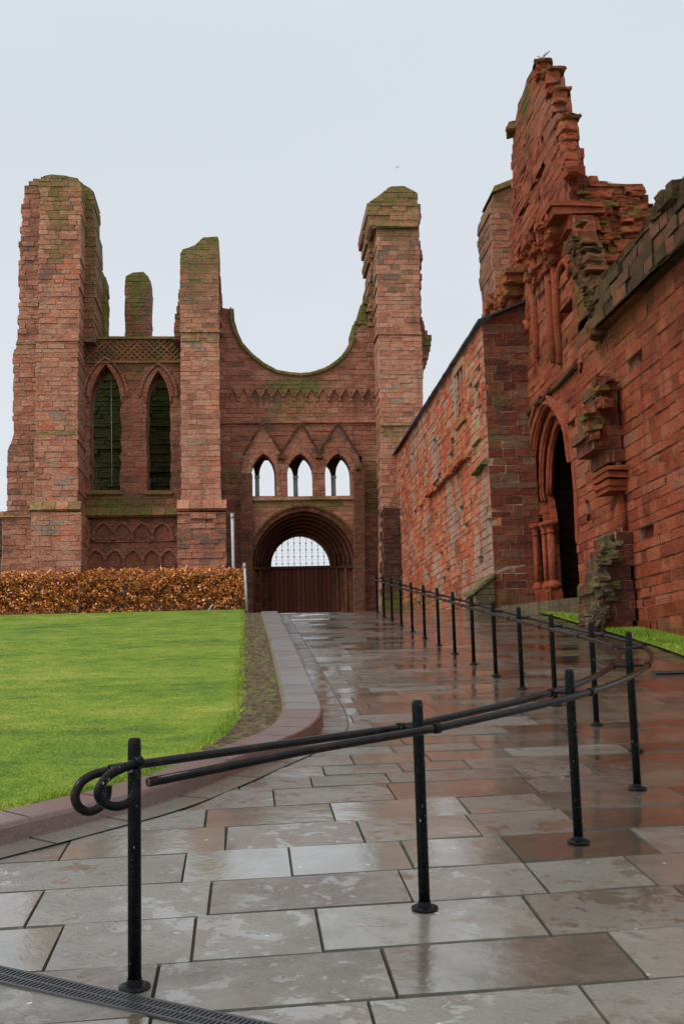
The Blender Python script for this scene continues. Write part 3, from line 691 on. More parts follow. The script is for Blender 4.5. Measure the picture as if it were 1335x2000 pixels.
for tri in (((477, 888), (512, 828), (549, 888)), ((549, 888), (588, 828), (622, 888)), ((622, 888), (660, 828), (697, 888))):
    p = [zx(*q) for q in tri]
    for q0, q1 in ((p[0], p[1]), (p[1], p[2])):
        n = 7
        for i in range(n):
            a = [q0[j]+(q1[j]-q0[j])*(i+.04)/n for j in (0, 1)]; b = [q0[j]+(q1[j]-q0[j])*(i+.96)/n for j in (0, 1)]
            voussoirs(gb, [tuple(a), tuple(b)], .085, fp, -.3, .085, tone=(.0, .5), moss=.1, gap=0)
for xc in (549, 622): lump(gb, (zx(xc, 893)[0], YP-.1, zx(xc, 893)[1]), (.17, .16, .13), (.5, 0, .5, .3))
part(gb, 'gable_moulding', S_PORT)
# side pilasters and the sill ledge
pl = MB()
masonry(pl, [[zx(470.5, 1260, 50.7), zx(470.5, 924, 50.7), zx(493, 924, 50.7), zx(494, 1260, 50.7)]], fY(50.7), .3, CS, seed=62, rag=.0, dd=.02, tone=(.2, .9), bl=(.3, .6))
part(pl, 'pilaster', S_PORT)
pl = MB()
masonry(pl, [[zx(691, 1260, 50.7), zx(690, 918, 50.7), zx(712, 918, 50.7), zx(713, 1260, 50.7)]], fY(50.7), .3, CS, seed=63, rag=.0, dd=.02, tone=(.2, .9), bl=(.3, .6))
pl.box((zx(694, 918)[0], 50.6, zx(694, 918)[1]), (zx(703, 918)[0], 50.9, zx(694, 906)[1]), (.4, 0, .5, .6), .03)
part(pl, 'pilaster', S_PORT)
sg = MB(); ledge(sg, zx(493, 975)[0], zx(690, 975)[0], zx(590, 978)[1], zx(590, 970)[1], fp, .12, .05, .7, moss=.4, seglen=.6); part(sg, 'window_sill', S_NAVE)
# inner arcade behind the three openings
ia = MB(); YI = 52.2
cols_ = [(502, 932), (577, 932), (651, 932)]
out2 = [zx(486, 1000, YI), zx(486, 870, YI), zx(700, 870, YI), zx(700, 1000, YI)]
hl = []
for i, (cx, cs_) in enumerate(cols_):
    for (a, b, ap) in ((cx-13-16, cx-4, cx-13), (cx+4, cx+34, cx+14)):
        a = max(a, 487); hl.append(arch_loop(zx(a, 930, YI)[0], zx(b, 930, YI)[0], zx(a, 985, YI)[1], zx(a, 928, YI)[1], zx(ap, 893 if b > cx else 905, YI)[1], 6))
masonry(ia, [out2]+hl, fY(YI), .35, CS, seed=64, rag=0, tone=(0, .4))
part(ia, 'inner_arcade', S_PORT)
for cx, cs_ in cols_:
    sh = MB(); x, zt = zx(cx, 932, YI); _, zb = zx(cx, 980, YI)
    sh.tube([(x, YI-.02, zb), (x, YI-.02, zt)], .085, 10, (.7, 0, .5, 0)); sh.box((x-.12, YI-.14, zt-.05), (x+.12, YI+.1, zt+.04)); sh.box((x-.11, YI-.13, zb), (x+.11, YI+.1, zb+.12))
    part(sh, 'gallery_shaft', M_WHITE)
# portal orders stepping inward to the doors
pz = pc[0]; rout, rin = pr, zx(644.5, 1100, 53.2)[0]-zx(528, 1100, 53.2)[0]; rin /= 2
cxi = (zx(644.5, 1100, 53.2)[0]+zx(528, 1100, 53.2)[0])/2
hin = onY(586, 1045.7, 53.2).z-onY(586, 1107, 53.2).z; zsin = onY(586, 1107, 53.2).z
NO = 6
po = MB()
voussoirs(po, arch_pts(pz-pr-.0, pz+pr+.0, pzs, pza, 16), .22, fp, -.2, .06, tone=(.2, .8), moss=.1)
voussoirs(po, arch_pts(pz-pr-.2, pz+pr+.2, pzs, pza+.2, 16), .10, fp, -.05, .12, tone=(.4, .9), moss=.35)
for k in range(NO):
    t0, t1 = k/NO, (k+1)/NO
    R0 = pr+(rin-pr)*t0; R1 = pr+(rin-pr)*t1; H0 = (pza-pzs)+(hin-(pza-pzs))*t0; H1 = (pza-pzs)+(hin-(pza-pzs))*t1
    c0 = pz+(cxi-pz)*t1; zs = pzs+(zsin-pzs)*t1; dep = .25+2.0*t0; dep2 = .25+2.0*t1
    P = arch_pts(c0-R1, c0+R1, zs, zs+H1, 14)
    voussoirs(po, P, (R0-R1)+.14, fp, -dep2-.15, -dep, tone=(.0, .55), gap=0)
    po.tube([fp(u, z, -dep+.02) for u, z in arch_pts(c0-R1-.03, c0+R1+.03, zs, zs+H1+.03, 14)], .06, 7, (.3, 0, .5, 0))
    for sg in (-1, 1):
        xx = c0+sg*R1; xo = c0+sg*(R0+.06)
        z = 3.4
        while z < zs-.02:
            z2 = min(zs, z+rnd.uniform(.2, .4)); po.box((min(xx, xo), YP+dep, z+.004), (max(xx, xo), YP+dep2+.1, z2-.004), (rnd.uniform(.1, .7), 0, .5, .0), .008); z = z2
        if k % 2 == 0: po.tube([fp(xx+sg*.09, 3.5, -dep+.07), fp(xx+sg*.09, zs-.16, -dep+.07)], .075, 8, (.4, 0, .5, 0))
        po.box((min(xx, xo)-.05, YP+dep-.14, zs-.15), (max(xx, xo)+.05, YP+dep2, zs-.01), (.25, 0, .5, 0), .02)
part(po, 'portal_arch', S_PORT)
# blocked walling around the door head and the floor behind
bk = MB()
bk.box((cxi-rin-3.2, 53.3, 3.4), (cxi-rin-.02, 53.9, 9.2), (.2, 0, .5, 0)); bk.box((cxi+rin+.02, 53.3, 3.4), (cxi+rin+3.2, 53.9, 9.2), (.2, 0, .5, 0))
Pn = arch_pts(cxi-rin-.02, cxi+rin+.02, zsin, zsin+hin+.02, 14)
voussoirs(bk, Pn, .75, fY(53.35), -.5, .0, tone=(0, .4))
part(bk, 'door_surround', S_PORT)
dr_ = None
for sg in (-1, 1):
    dm = MB(); n = 7; wd = rin/n
    for i in range(n):
        a = cxi+sg*(.012+i*wd); b = cxi+sg*((i+1)*wd-.006)
        if i == n-1: b = cxi+sg*(rin+.1)
        dm.box((min(a, b)+.005, 53.2, 3.5), (max(a, b)-.005, 53.28, zsin-.09), (rnd.random(), 0, .5, 0), .003)
    door = part(dm, 'door', M_DOOR)
    hm = MB(); xh = cxi+sg*.13; zh = onY(586, 1166, 53.2).z
    hm.tube([(xh+.06*math.cos(t*math.pi/5), 53.16, zh-.05+.07*math.sin(t*math.pi/5)) for t in range(11)], .013, 6); hm.box((xh-.03, 53.16, zh-.01), (xh+.03, 53.2, zh+.07))
    hm.build('handle', M_IRON, door)
lm = MB(); lm.box((cxi-rin-.1, 53.3, 3.4), (cxi+rin+.1, 53.33, zsin), (.1, 0, .5, 0)); lm.box((cxi-rin-.1, 53.1, zsin-.09), (cxi+rin+.1, 53.3, zsin+.0), (.2, 0, .5, 0)); part(lm, 'lintel', M_DOOR)
lu = MB()
ap_ = arch_pts(cxi-rin, cxi+rin, zsin, zsin+hin, 16)
lu.tube([(u, 53.25, z) for u, z in ap_], .03, 6); lu.tube([(cxi-rin, 53.25, zsin+.015), (cxi+rin, 53.25, zsin+.015)], .03, 6)
def hgt(x): q = 1-((x-cxi)/rin)**2; return zsin+hin*math.sqrt(max(0, q))
nb_ = 9
for i in range(1, nb_+1):
    x = cxi-rin+2*rin*i/(nb_+1); zt = hgt(x); lu.tube([(x, 53.25, zsin), (x, 53.25, zt)], .010, 5)
    z = zsin+.16
    while z < zt-.04:
        lu.box((x-.028, 53.235, z-.028), (x+.028, 53.265, z+.028), jit=.004)
        z += .31
for j in range(1, 9):
    z = zsin+hin*j/9; w = rin*math.sqrt(1-(j/9)**2); x = cxi-w
    while x < cxi+w-.02: lu.box((x, 53.245, z-.006), (min(x+.03, cxi+w), 53.257, z+.006)); x += .075
part(lu, 'fanlight_lattice', M_LEAD, None, 'half round leaded lattice above the doors')

# ---- right tower
rt = MB()
capo = [(736, 446), (716, 424), (714, 404), (717, 397), (732, 388), (746, 376), (757, 367), (766, 363), (788, 363), (800, 369), (814, 371), (815, 389), (827, 398), (822, 410), (820, 424), (818, 432), (814, 446)]
stage(rt, [(724, 446), (716, 424), (716, 404), (719, 397), (732, 388), (746, 376), (757, 367), (766, 363), (788, 363), (800, 369), (813, 371), (814, 389), (816, 400), (819, 410), (818, 424), (816, 446)], 50.05, 2.6, seed=71, moss=.6, mossL=1.0, mossbase=.30, rag=.045, dd=.12, tone=(0, .6), bl=(.4, 1.0))
part(rt, 'tower_top', S_TOWER, None, 'mossy slumped stump top')
rt = MB()
stage(rt, [(735, 446), (736, 655), (820, 655), (819, 560), (818, 446)], 50.15, 2.9, seed=72, moss=.55, mossL=.5, rag=.03, dd=.05, tone=(0, .85), spots=[spot(785, 520, 50, .5, .35, 3)])
stage(rt, [(738, 655), (742, 840), (744, 1000), (744, 1260), (835, 1260), (824, 700), (822, 655)], 49.95, 3.1, seed=73, rag=.02, dd=.045, moss=.15, mossL=.3, tone=(.15, 1), spots=[spot(770, 845, 50, 1.0, .7, .5)])
part(rt, 'tower_pier', S_TOWER)
rt = MB()
stage(rt, [(810, 760), (823, 742), (824, 722), (831, 718), (834, 706), (839, 692), (838, 678), (842, 670), (843, 657), (834, 652), (828, 640), (824, 628), (823, 610), (820, 590), (821, 560), (823, 535), (820, 520), (823, 505), (822, 485), (818, 468), (814, 446), (819, 430), (821, 421), (822, 411), (827, 400), (800, 396), (800, 760)], 51.3, 1.6, seed=74, rag=.06, dd=.15, moss=.3, spots=[spot(838, 665, 51.3, .4, .8, .6), spot(826, 405, 51.3, .5, .8, 1)], bl=(.25, .5))
part(rt, 'broken_flank', S_NAVE, None, 'ragged outer flank of the right tower')
rt = MB()
stage(rt, [(748, 1260), (748, 992), (788, 992), (790, 1260)], 49.2, 1.2, seed=75, rag=.03, dd=.06, tone=(0, .4), spots=[spot(770, 1180, 49, 1.2, .8, .7)])
for q in range(9): lump(rt, (onY(752+q % 3*13, 0, 49.3).x, 49.35+(q % 2)*.25, onY(765, 992-(q//3)*9, 49.3).z), (.22, .3, .17), (.2, 0, .5, .95))
part(rt, 'low_buttress', S_PORT, None, 'low dark buttress with a mossy cap')
ledge_part('string_course', S_TOWER, wf, onY(735, 652, 50).x, onY(823, 652, 50).x, onY(780, 655, 50).z, onY(780, 649, 50).z, fY(49.97), .09, .03, .1, moss=.3)
ledge_part('string_course', S_TOWER, wf, onY(741, 829, 50).x, onY(828, 829, 50).x, onY(780, 833, 50).z, onY(780, 827, 50).z, fY(49.95), .09, .03, .1, moss=.5)
ledge_part('string_course', S_TOWER, wf, onY(733, 441, 50).x, onY(815, 441, 50).x, onY(780, 444, 50).z, onY(780, 436, 50).z, fY(50.05), .13, .04, .1, moss=.8)
# low wall seen at the far left, and the nave side walls running back
bw = MB(); stage(bw, [(0, 1000), (0, 1260), (-60, 1260), (-60, 1004)], 56, 1, seed=76, moss=.6)
part(bw, 'rear_wall', S_NAVE)

# ================================================================== THE RANGE ALONG THE RAMP
rg = thing('gatehouse_range', Vector((6.8, 31, 3.5)), 'long patched red sandstone range with a thin dark roof edge, beside the upper ramp', 'building')
XR = 6.8; fx = fX(XR)
ra = MB()
top = pX([(945, 634), (935, 648), (905, 686), (870, 732), (832, 790), (800, 838), (773, 884)], XR)
zt = 11.55
outl = [(31.0, 3.0), (31.0, zt)] + [(Y, zt + (Y-31)*0.0) for Y in (40,)] + [(50.6, zt-.05), (50.6, 3.0)]
wlo = pX([(893, 826), (893, 728), (905, 712), (905, 806)], XR)
def sp(px, py, rY, rz_, a): p = onX(px, py, XR); return (p.y, p.z, rY, rz_, a)
masonry(ra, [outl, wlo], fx, .9, CSR, seed=81, rag=0, dd=.04, miss=.03, bl=(.25, .8), joint=.02, jit=.014, spots=[sp(800, 1190, 9, .55, .7), sp(930, 1185, 2, .4, .6), sp(880, 920, 1.2, 2.2, .3), sp(800, 850, 1.5, .7, .4)])
rwl = part(ra, 'side_wall', S_RANGE, rg)
st = MB()
p, q = onX(828, 954, XR), onX(915, 864, XR)
zA = 8.33
for i in range(16):
    y0 = 33.3+i*.48; sag = .03*math.sin(i)
    if i in (5,): pass
    ledge(st, y0, y0+.48, zA-.16+sag, zA+.02+sag, fx, .17+rnd.uniform(-.04, .05), .06, .1, moss=.35, seglen=.5, jit=.03)
for i in range(2): ledge_part('string_course', S_RANGE, rg, 31.6+i*.6, 32.2+i*.6, zA+.05-i*.01, zA+.20, fx, .10, .04, .1, moss=.2)
ledge_part('string_course', S_MOSSY, rg, 31.05, 32.6, 7.55, 7.7, fx, .2, .08, .1, moss=.7, dz=-.12)
ledge_part('string_course', S_RANGE, rg, 42.6, 43.3, 8.2, 8.33, fx, .12, .05, .1, moss=.3)
part(st, 'string_course', S_RANGE, rg)
# window with two lights
wy = sorted([a[0] for a in wlo]); wz = sorted([a[1] for a in wlo])
wm = MB(); ya, yb, za, zb = wy[0], wy[-1], wz[0], wz[-1]
wm.box((XR-.05, ya-.16, za-.2), (XR+.35, ya, zb+.2), (.75, 0, .5, .1), .01); wm.box((XR-.05, yb, za-.2), (XR+.35, yb+.18, zb+.2), (.8, 0, .5, .2), .01)
wm.box((XR-.06, ya, zb-.02), (XR+.35, yb, zb+.22), (.7, 0, .5, .3), .01); wm.box((XR-.10, ya-.1, za-.24), (XR+.35, yb+.1, za+.02), (.7, 0, .5, .5), .01)
win = part(wm, 'window_frame', S_RANGE, rg)
mu = MB(); ym = (ya+yb)/2; mu.box((XR+.0, ym-.07, za), (XR+.3, ym+.07, zb), (.6, 0, .5, 0)); mu.box((XR+.02, ya, za+(zb-za)*.36), (XR+.28, yb, za+(zb-za)*.36+.13), (.75, 0, .5, .4)); mu.build('mullion', S_RANGE, win)
pn = MB(); pn.box((XR+.24, ya, za), (XR+.27, yb, zb)); pn.build('blocking_panel', S_GATE, win)
# corner face towards the camera
cf = MB(); XG = 8.05
gz = onY(985, 600, 31).z
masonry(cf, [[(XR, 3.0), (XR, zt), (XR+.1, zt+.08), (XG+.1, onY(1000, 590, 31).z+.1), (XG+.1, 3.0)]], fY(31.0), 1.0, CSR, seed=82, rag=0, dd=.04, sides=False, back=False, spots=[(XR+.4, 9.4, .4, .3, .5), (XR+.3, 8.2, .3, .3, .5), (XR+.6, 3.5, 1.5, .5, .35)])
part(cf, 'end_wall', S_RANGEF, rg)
# stepped roof edge of slates
rf = MB()
n = 46
for i in range(n):
    y0 = 30.75+i*(19.9/n); y1 = y0+19.9/n-.012; j = rnd.uniform(-.012, .012); w = .34+.0
    zz = zt+.0+j
    P = [(XR-.16, y0, zz), (XR-.16, y1, zz), (XR+2.2, y1, zz+.95), (XR+2.2, y0, zz+.95), (XR-.16, y0, zz+.055), (XR-.16, y1, zz+.055), (XR+2.2, y1, zz+1.02), (XR+2.2, y0, zz+1.02)]
    rf.add(P, ((0, 3, 2, 1), (4, 5, 6, 7), (0, 1, 5, 4), (1, 2, 6, 5), (2, 3, 7, 6), (3, 0, 4, 7)), (.3, 0, .5, 0))
part(rf, 'slate_roof', M_SLATE, rg)
# low mossy buttress stub at the corner
bs_ = MB(); y0, y1 = onX(960, 1150, 6.8).y, 0
xa = 6.25
bz = onY(960, 1127, 31.0).z
P = [(xa, 31.3, 3.3), (XR, 31.0, 3.3), (XR, 32.3, 3.3), (xa, 32.3, 3.3), (xa, 31.3, bz-.32), (XR+.02, 31.0, bz+.12), (XR+.02, 32.3, bz+.12), (xa, 32.3, bz-.32)]
masonry(bs_, [[(xa, 3.0), (xa, bz-.45), (XR, bz), (XR, 3.0)]], fY(30.95), 1.4, CSR, seed=83, rag=0, dd=.03, moss=.5, tone=(0, .4), bl=(.25, .4))
bs_.add([(xa-.06, 30.88, bz-.47), (XR, 30.88, bz+.0), (XR, 32.4, bz+.0), (xa-.06, 32.4, bz-.47), (xa-.06, 30.88, bz-.38), (XR, 30.88, bz+.12), (XR, 32.4, bz+.12), (xa-.06, 32.4, bz-.38)], ((0, 3, 2, 1), (4, 5, 6, 7), (0, 1, 5, 4), (1, 2, 6, 5), (2, 3, 7, 6), (3, 0, 4, 7)), (.8, 0, .5, .6))
part(bs_, 'buttress_stub', S_MOSSY, rg, 'low mossy stub with a sloping cap')
# ================================================================== THE GATEHOUSE
gh = thing('abbey_gatehouse', Vector((8.05, 24, 2.7)), 'ruined deep red gatehouse wall with a tall jagged gable and a dark pointed doorway', 'gatehouse ruin')
def gpart(mb, name, mat, label=None):
    o = mb.build(name, mat, gh)
    if label: o['label'] = label
    return o
fg = fX(XG)
gout = [(33.7, 3.0)] + pX([(1003, 700), (1000, 560), (994, 480), (997, 430), (1000, 370), (999, 330), (1001, 290), (1003, 250), (1008, 225), (1012, 205), (1021, 182), (1029, 158), (1040, 136), (1050, 131), (1060, 131), (1066, 150), (1067, 181), (1076, 190), (1079, 236), (1090, 250), (1093, 284), (1101, 300), (1103, 345), (1104, 375), (1112, 400), (1118, 440), (1132, 470), (1138, 505), (1150, 520), (1152, 560), (1166, 602)], XG)
gout = [(max(p[0], 0), p[1]) for p in gout] + [(24.3, 9.75), (14.0, 9.9), (14.0, 1.0), (33.7, 1.0)][0:3]
por = [(27.25, 2.9)] + pX([(1126, 1060), (1122, 960), (1117, 905), (1110, 866), (1103, 842), (1096, 824), (1088, 808), (1080, 798), (1072, 790), (1064, 789)], XG) + pX([(1056, 800), (1048, 822), (1041, 850), (1036, 890), (1034, 940)], XG) + [(31.0, 6.3), (31.0, 2.9)]
def Lp(pts): return pX(pts, XG)
def niche(xa, xb, yb, ys_, ya):
    xm = (xa+xb)/2; f = onX(xa, ys_, XG).y; n_ = onX(xb, ys_, XG).y; z = [onX(xm, q, XG).z for q in (yb, ys_, ya)]
    return arch_loop(n_, f, z[0], z[1], z[2], 6)
holes = [por,
    niche(1016, 1033, 700, 655, 630), niche(1089, 1116, 625, 555, 510),
    Lp([(1061, 318), (1066, 324), (1052, 352), (1046, 349)]), Lp([(1044, 353), (1049, 357), (1040, 376), (1036, 372)]), Lp([(1031, 394), (1035, 399), (1018, 424), (1013, 421)]),
    Lp([(1133, 708), (1139, 710), (1136, 730), (1131, 728)]), Lp([(1148, 998), (1155, 996), (1155, 1014), (1147, 1018)]), Lp([(1143, 978), (1148, 976), (1149, 990), (1144, 992)]),
    Lp([(1058, 262), (1062, 268), (1061, 285), (1056, 278)]), Lp([(1005, 365), (1009, 372), (1008, 392), (1004, 386)])]
def gs(px, py, rY, rz_, a): p = onX(px, py, XG); return (p.y, p.z, rY, rz_, a)
gw = MB()
masonry(gw, [gout]+holes, fg, .5, CSG, seed=91, rag=.10, dd=.045, miss=.012, bl=(.28, .85), joint=.015, jit=.012, spots=[gs(1026, 165, .9, 1.8, .75), gs(1006, 250, .4, 1.5, .4), gs(1140, 540, 1.2, 1.5, .6), gs(1085, 680, 1.0, .5, .6), gs(1200, 620, 2.0, 1.0, .35), gs(1290, 560, 2, 1.0, .25), gs(1300, 1235, 4, .35, .4)])
gpart(gw, 'facade_wall', S_GATE)
bk = MB()   # thickness of the wall behind the niches and slots
bk.quad((XG+.48, 33.6, 8.6), (XG+.48, 27.6, 8.6), (XG+.48, 27.6, 13.1), (XG+.48, 33.6, 13.1), (.15, 0, .5, 0))
bk.quad((XG+.3, 31.9, 13), (XG+.3, 28.0, 13), (XG+.3, 28.0, 15.2), (XG+.3, 31.9, 15.4), (.1, 0, .5, 0))
bk.quad((XG+.3, 29.0, 15.2), (XG+.3, 27.9, 15.2), (XG+.3, 27.9, 16.6), (XG+.3, 29.0, 16.6), (.1, 0, .5, 0))
bk.quad((XG+.3, 26.9, 2), (XG+.3, 23.0, 2), (XG+.3, 23.0, 9.4), (XG+.3, 26.9, 9.4), (.1, 0, .5, 0))
bk.box((XG+.3, 31.4, 13), (XG+.6, 33.5, 14.6), (.1, 0, .5, 0))
gpart(bk, 'wall_core', S_PORT)
# hood, string and the broken edge of the gable
hd = MB()
z9 = 9.05
for i in range(13):
    y0 = 26.2+i*.47
    ledge(hd, y0, y0+.46, z9-.17+rnd.uniform(-.02, .02), z9, fg, .14+rnd.uniform(-.06, .04), .04, .1, moss=.15, jit=.04, tone=(.1, .5))
gpart(hd, 'string_course', S_PORT)
hm = MB(); hp = [p for p in por[1:-1]][::-1]
voussoirs(hm, hp, -.24, fg, -.1, .05, tone=(.3, .9)); voussoirs(hm, [(27.2+(u-27.2)*1.0, z+.22 if z > 7 else z) for u, z in hp[3:-2]], -.09, fg, -.05, .13, tone=(.3, .9))
gpart(hm, 'arch_hood', S_GATE)
# recessed orders of the doorway, colonnettes, dark passage behind
od = MB(); Yc = 29.15; half = 1.9
base = por[1:-1]
for k in range(3):
    f = (half-.27*k)/half
    P = [(Yc+(u-Yc)*f, z-.24*k*(1 if z > 6.2 else 0)) for u, z in base]
    P = [(27.25*f+Yc*(1-f), 3.0)]+P+[(31.0*f+Yc*(1-f), 3.0)]
    Q = []
    for i in range(len(P)-1):
        n = max(1, int(math.hypot(P[i+1][0]-P[i][0], P[i+1][1]-P[i][1])/.3))
        for j in range(n): Q.append((P[i][0]+(P[i+1][0]-P[i][0])*j/n, P[i][1]+(P[i+1][1]-P[i][1])*j/n))
    Q.append(P[-1]); Q = Q[::-1]
    voussoirs(od, Q, -.30, fg, -.20-.14*k, -.05-.14*k, tone=(.1, .8), gap=.01)
    up_ = [q for q in Q if q[1] > 6.35]
    for rr_, dd_, sh_ in ((.05, .0, .985), (.04, .05, .95), (.035, .02, 1.03)):
        od.tube([fg(Yc+(u-Yc)*sh_, z-.03, -.05-.14*k-dd_) for u, z in up_], rr_, 7, (.35, 0, .5, 0))
gpart(od, 'doorway_order', S_GATE)
zc = onY(1060, 1027, 30.5).z; zb0 = onY(1060, 1142, 30.5).z
for (px, rr_, Yq) in ((1046, .075, 30.80), (1063, .065, 30.50), (1077, .115, 30.22)):
    x = onY(px, 1080, Yq).x; cm = MB()
    cm.tube([(x, Yq, zb0), (x, Yq, zc-.22)], rr_, 12, (.5, 0, .5, 0))
    cm.tube([(x, Yq, zc-.24), (x, Yq, zc-.2), (x, Yq, zc-.16), (x, Yq, zc-.03)], [rr_*1.2, rr_*1.35, rr_*1.05, rr_*1.7], 12, (.55, 0, .5, 0))
    cm.tube([(x, Yq, zc-.03), (x, Yq, zc+.05), (x, Yq, zc+.09)], [rr_*2.0, rr_*2.1, rr_*1.7], 10, (.6, 0, .5, 0))
    cm.tube([(x, Yq, zb0-.12), (x, Yq, zb0-.04), (x, Yq, zb0+.02), (x, Yq, zb0+.09)], [rr_*2.1, rr_*2.1, rr_*1.6, rr_*1.15], 12, (.5, 0, .5, 0))
    gpart(cm, 'colonnette', S_GATE)
pm = MB()
for i in range(3): lump(pm, (XG+.02+.07*i, 30.8-.3*i, zb0-.33), (.22, .26, .27), (.3, 0, .5, 0))
pm.box((XG-.05, 30.0, 3.0), (XG+.35, 31.1, zb0-.25), (.25, 0, .5, .1), .04)
gpart(pm, 'jamb_plinth', S_GATE)
ps = MB()
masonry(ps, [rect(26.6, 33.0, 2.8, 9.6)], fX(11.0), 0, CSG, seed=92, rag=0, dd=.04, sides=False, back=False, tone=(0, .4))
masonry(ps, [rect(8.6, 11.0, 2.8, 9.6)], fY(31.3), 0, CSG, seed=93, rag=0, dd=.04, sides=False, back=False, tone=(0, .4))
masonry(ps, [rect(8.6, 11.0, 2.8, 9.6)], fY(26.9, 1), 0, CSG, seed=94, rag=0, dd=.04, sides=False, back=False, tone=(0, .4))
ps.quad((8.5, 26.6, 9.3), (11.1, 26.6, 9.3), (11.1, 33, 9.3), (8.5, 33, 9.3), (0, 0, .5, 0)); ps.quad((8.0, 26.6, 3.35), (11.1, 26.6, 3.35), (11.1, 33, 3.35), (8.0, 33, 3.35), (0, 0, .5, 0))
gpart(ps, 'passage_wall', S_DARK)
# broken stones down the gable edge
for (px, py, r_) in ((1057, 141, .30), (1078, 158, .30), (1077, 176, .26), (1090, 195, .28), (1088, 215, .26), (1092, 238, .27), (1106, 252, .32), (1107, 272, .26), (1108, 292, .28), (1112, 312, .30), (1116, 333, .3)):
    Y = onX(px-5, py, XG).y-.05
    ge = MB(); p = onY(px, py, Y); lump(ge, (p.x, p.y, p.z), (r_*.75, r_*1.0, r_*.62), (rnd.uniform(.3, .7), 0, .5, .1))
    if (px, py) in ((1057, 141), (1078, 158), (1090, 195), (1106, 252)):
        lump(ge, (p.x+.03, p.y-.05, p.z+r_*.6), (r_*.95, r_*1.15, r_*.24), (.1, 0, .5, .45))
    gpart(ge, 'edge_stone', S_GATE)
for (px, py) in ((1004, 250),):
    ge = MB(); p = onX(px, py, XG); lump(ge, (p.x-.03, p.y+.1, p.z), (.22, .3, .18), (.2, 0, .5, .5))
gpart(ge, 'edge_stone', S_GATE)
# thick broken cross wall
cw = MB(); YX = 26.35
cwo = pY([(1121, 580), (1107, 345), (1108, 300), (1111, 286), (1117, 290), (1119, 305), (1127, 314), (1130, 328), (1142, 331), (1152, 328), (1153, 339), (1158, 351), (1179, 358), (1200, 361), (1230, 361), (1256, 364), (1256, 376), (1265, 393), (1279, 400), (1280, 416), (1273, 430), (1278, 470), (1270, 580)], YX)
masonry(cw, [cwo], fY(YX), 1.6, courses(15, h=(.15, .30)), seed=95, rag=.07, dd=.22, jit=.03, bl=(.25, .8), moss=.35, mossL=.35, miss=.08, spots=[(9.0, 12.6, 1.2, .7, .35), (8.6, 11.8, .8, .5, .5)])
for i in range(46):
    px, py = rnd.uniform(1120, 1255), rnd.uniform(372, 560)
    if px > 1275-(py-420)*.35: continue
    p = onY(px, py, YX-.05); lump(cw, (p.x, p.y, p.z), (rnd.uniform(.15, .34), .2, rnd.uniform(.06, .14)), (rnd.uniform(.1, .8), 0, .5, rnd.choice((0, .1, .5, .8))), 2)
gpart(cw, 'broken_cross_wall', S_GATE, 'crumbled end of a thick cross wall')
# corbel tables of two lost turrets
def corbel(Y0, Y1, px, py, rows=6, slab=True, name='corbel_table', moss=0, dmax=None, front=True):
    c = MB(); p = onY(px, py, Y0); zt_, xo = p.z, p.x
    if slab:
        n = 4
        for i in range(n):
            ya = Y0+(Y1-Y0)*i/n; yb = Y0+(Y1-Y0)*(i+.93)/n; j = rnd.uniform(-.06, .08)
            c.box((xo+j, ya, zt_-.13), (XG+.2, yb, zt_), (.55, 0, .5, moss if i == 0 else .05), .02)
    for r in range(rows):
        t = (r+.6)/rows; xr = xo+(XG-xo)*t**1.2; z = zt_-.2-.24*r
        yy = Y0+.1+.30*r
        while yy < Y1-.05*r-.1:
            w = rnd.uniform(.18, .27); xw = xr+rnd.uniform(-.05, .1)
            lump(c, ((xw+XG+.1)/2, yy+w, z), ((XG+.3-xw)/2, w*1.1, .22), (rnd.uniform(.2, .8), 0, .5, moss*(.6 if r < 2 else .1)))
            lump(c, (xw+.1, yy+w, z+.02), (.17, w*.9, .17), (rnd.uniform(.2, .8), 0, .5, 0)); yy += 2*w+.02
    gpart(c, name, S_GATE)
corbel(26.2, 29.4, 1062, 397, 5)
corbel(30.6, 33.4, 988, 523, 5, moss=.6)
tb = MB(); a, b = onY(1072, 393, 25.9), onY(1178, 401, 25.9)
tb.box((a.x, 25.9, a.z-.10), ((a.x+b.x)/2, 27.4, a.z+.02), (.6, 0, .5, .1), .02); tb.box(((a.x+b.x)/2+.01, 25.9, b.z-.02), (b.x, 27.4, a.z-.005), (.6, 0, .5, .1), .02)
tb.box((a.x+.08, 25.95, a.z-.30), (b.x+.03, 27.2, a.z-.11), (.4, 0, .5, .2), .05)
tb.box((a.x+.45, 26.0, a.z-.62), (b.x-.1, 27.2, a.z-.31), (.6, 0, .5, 0), .05)
tb.box((a.x+.75, 26.02, a.z-.95), (b.x-.2, 27.2, a.z-.64), (.5, 0, .5, 0), .05)
gpart(tb, 'turret_floor_slab', S_GATE)
sh = MB()
for px in (1041, 1071, 1084):
    p = onX(px, 540, XG-.05); sh.tube([(XG-.06, p.y, p.z+.3), (XG-.08, p.y, p.z-1.3), (XG-.03, p.y, p.z-2.3)], .11, 8, (.5, 0, .5, 0))
for lp in (holes[1], holes[2]):
    sh.tube([fg(u, z, .03) for u, z in lp[1:-1]], .09, 7, (.5, 0, .5, 0))
gpart(sh, 'niche_moulding', S_GATE)
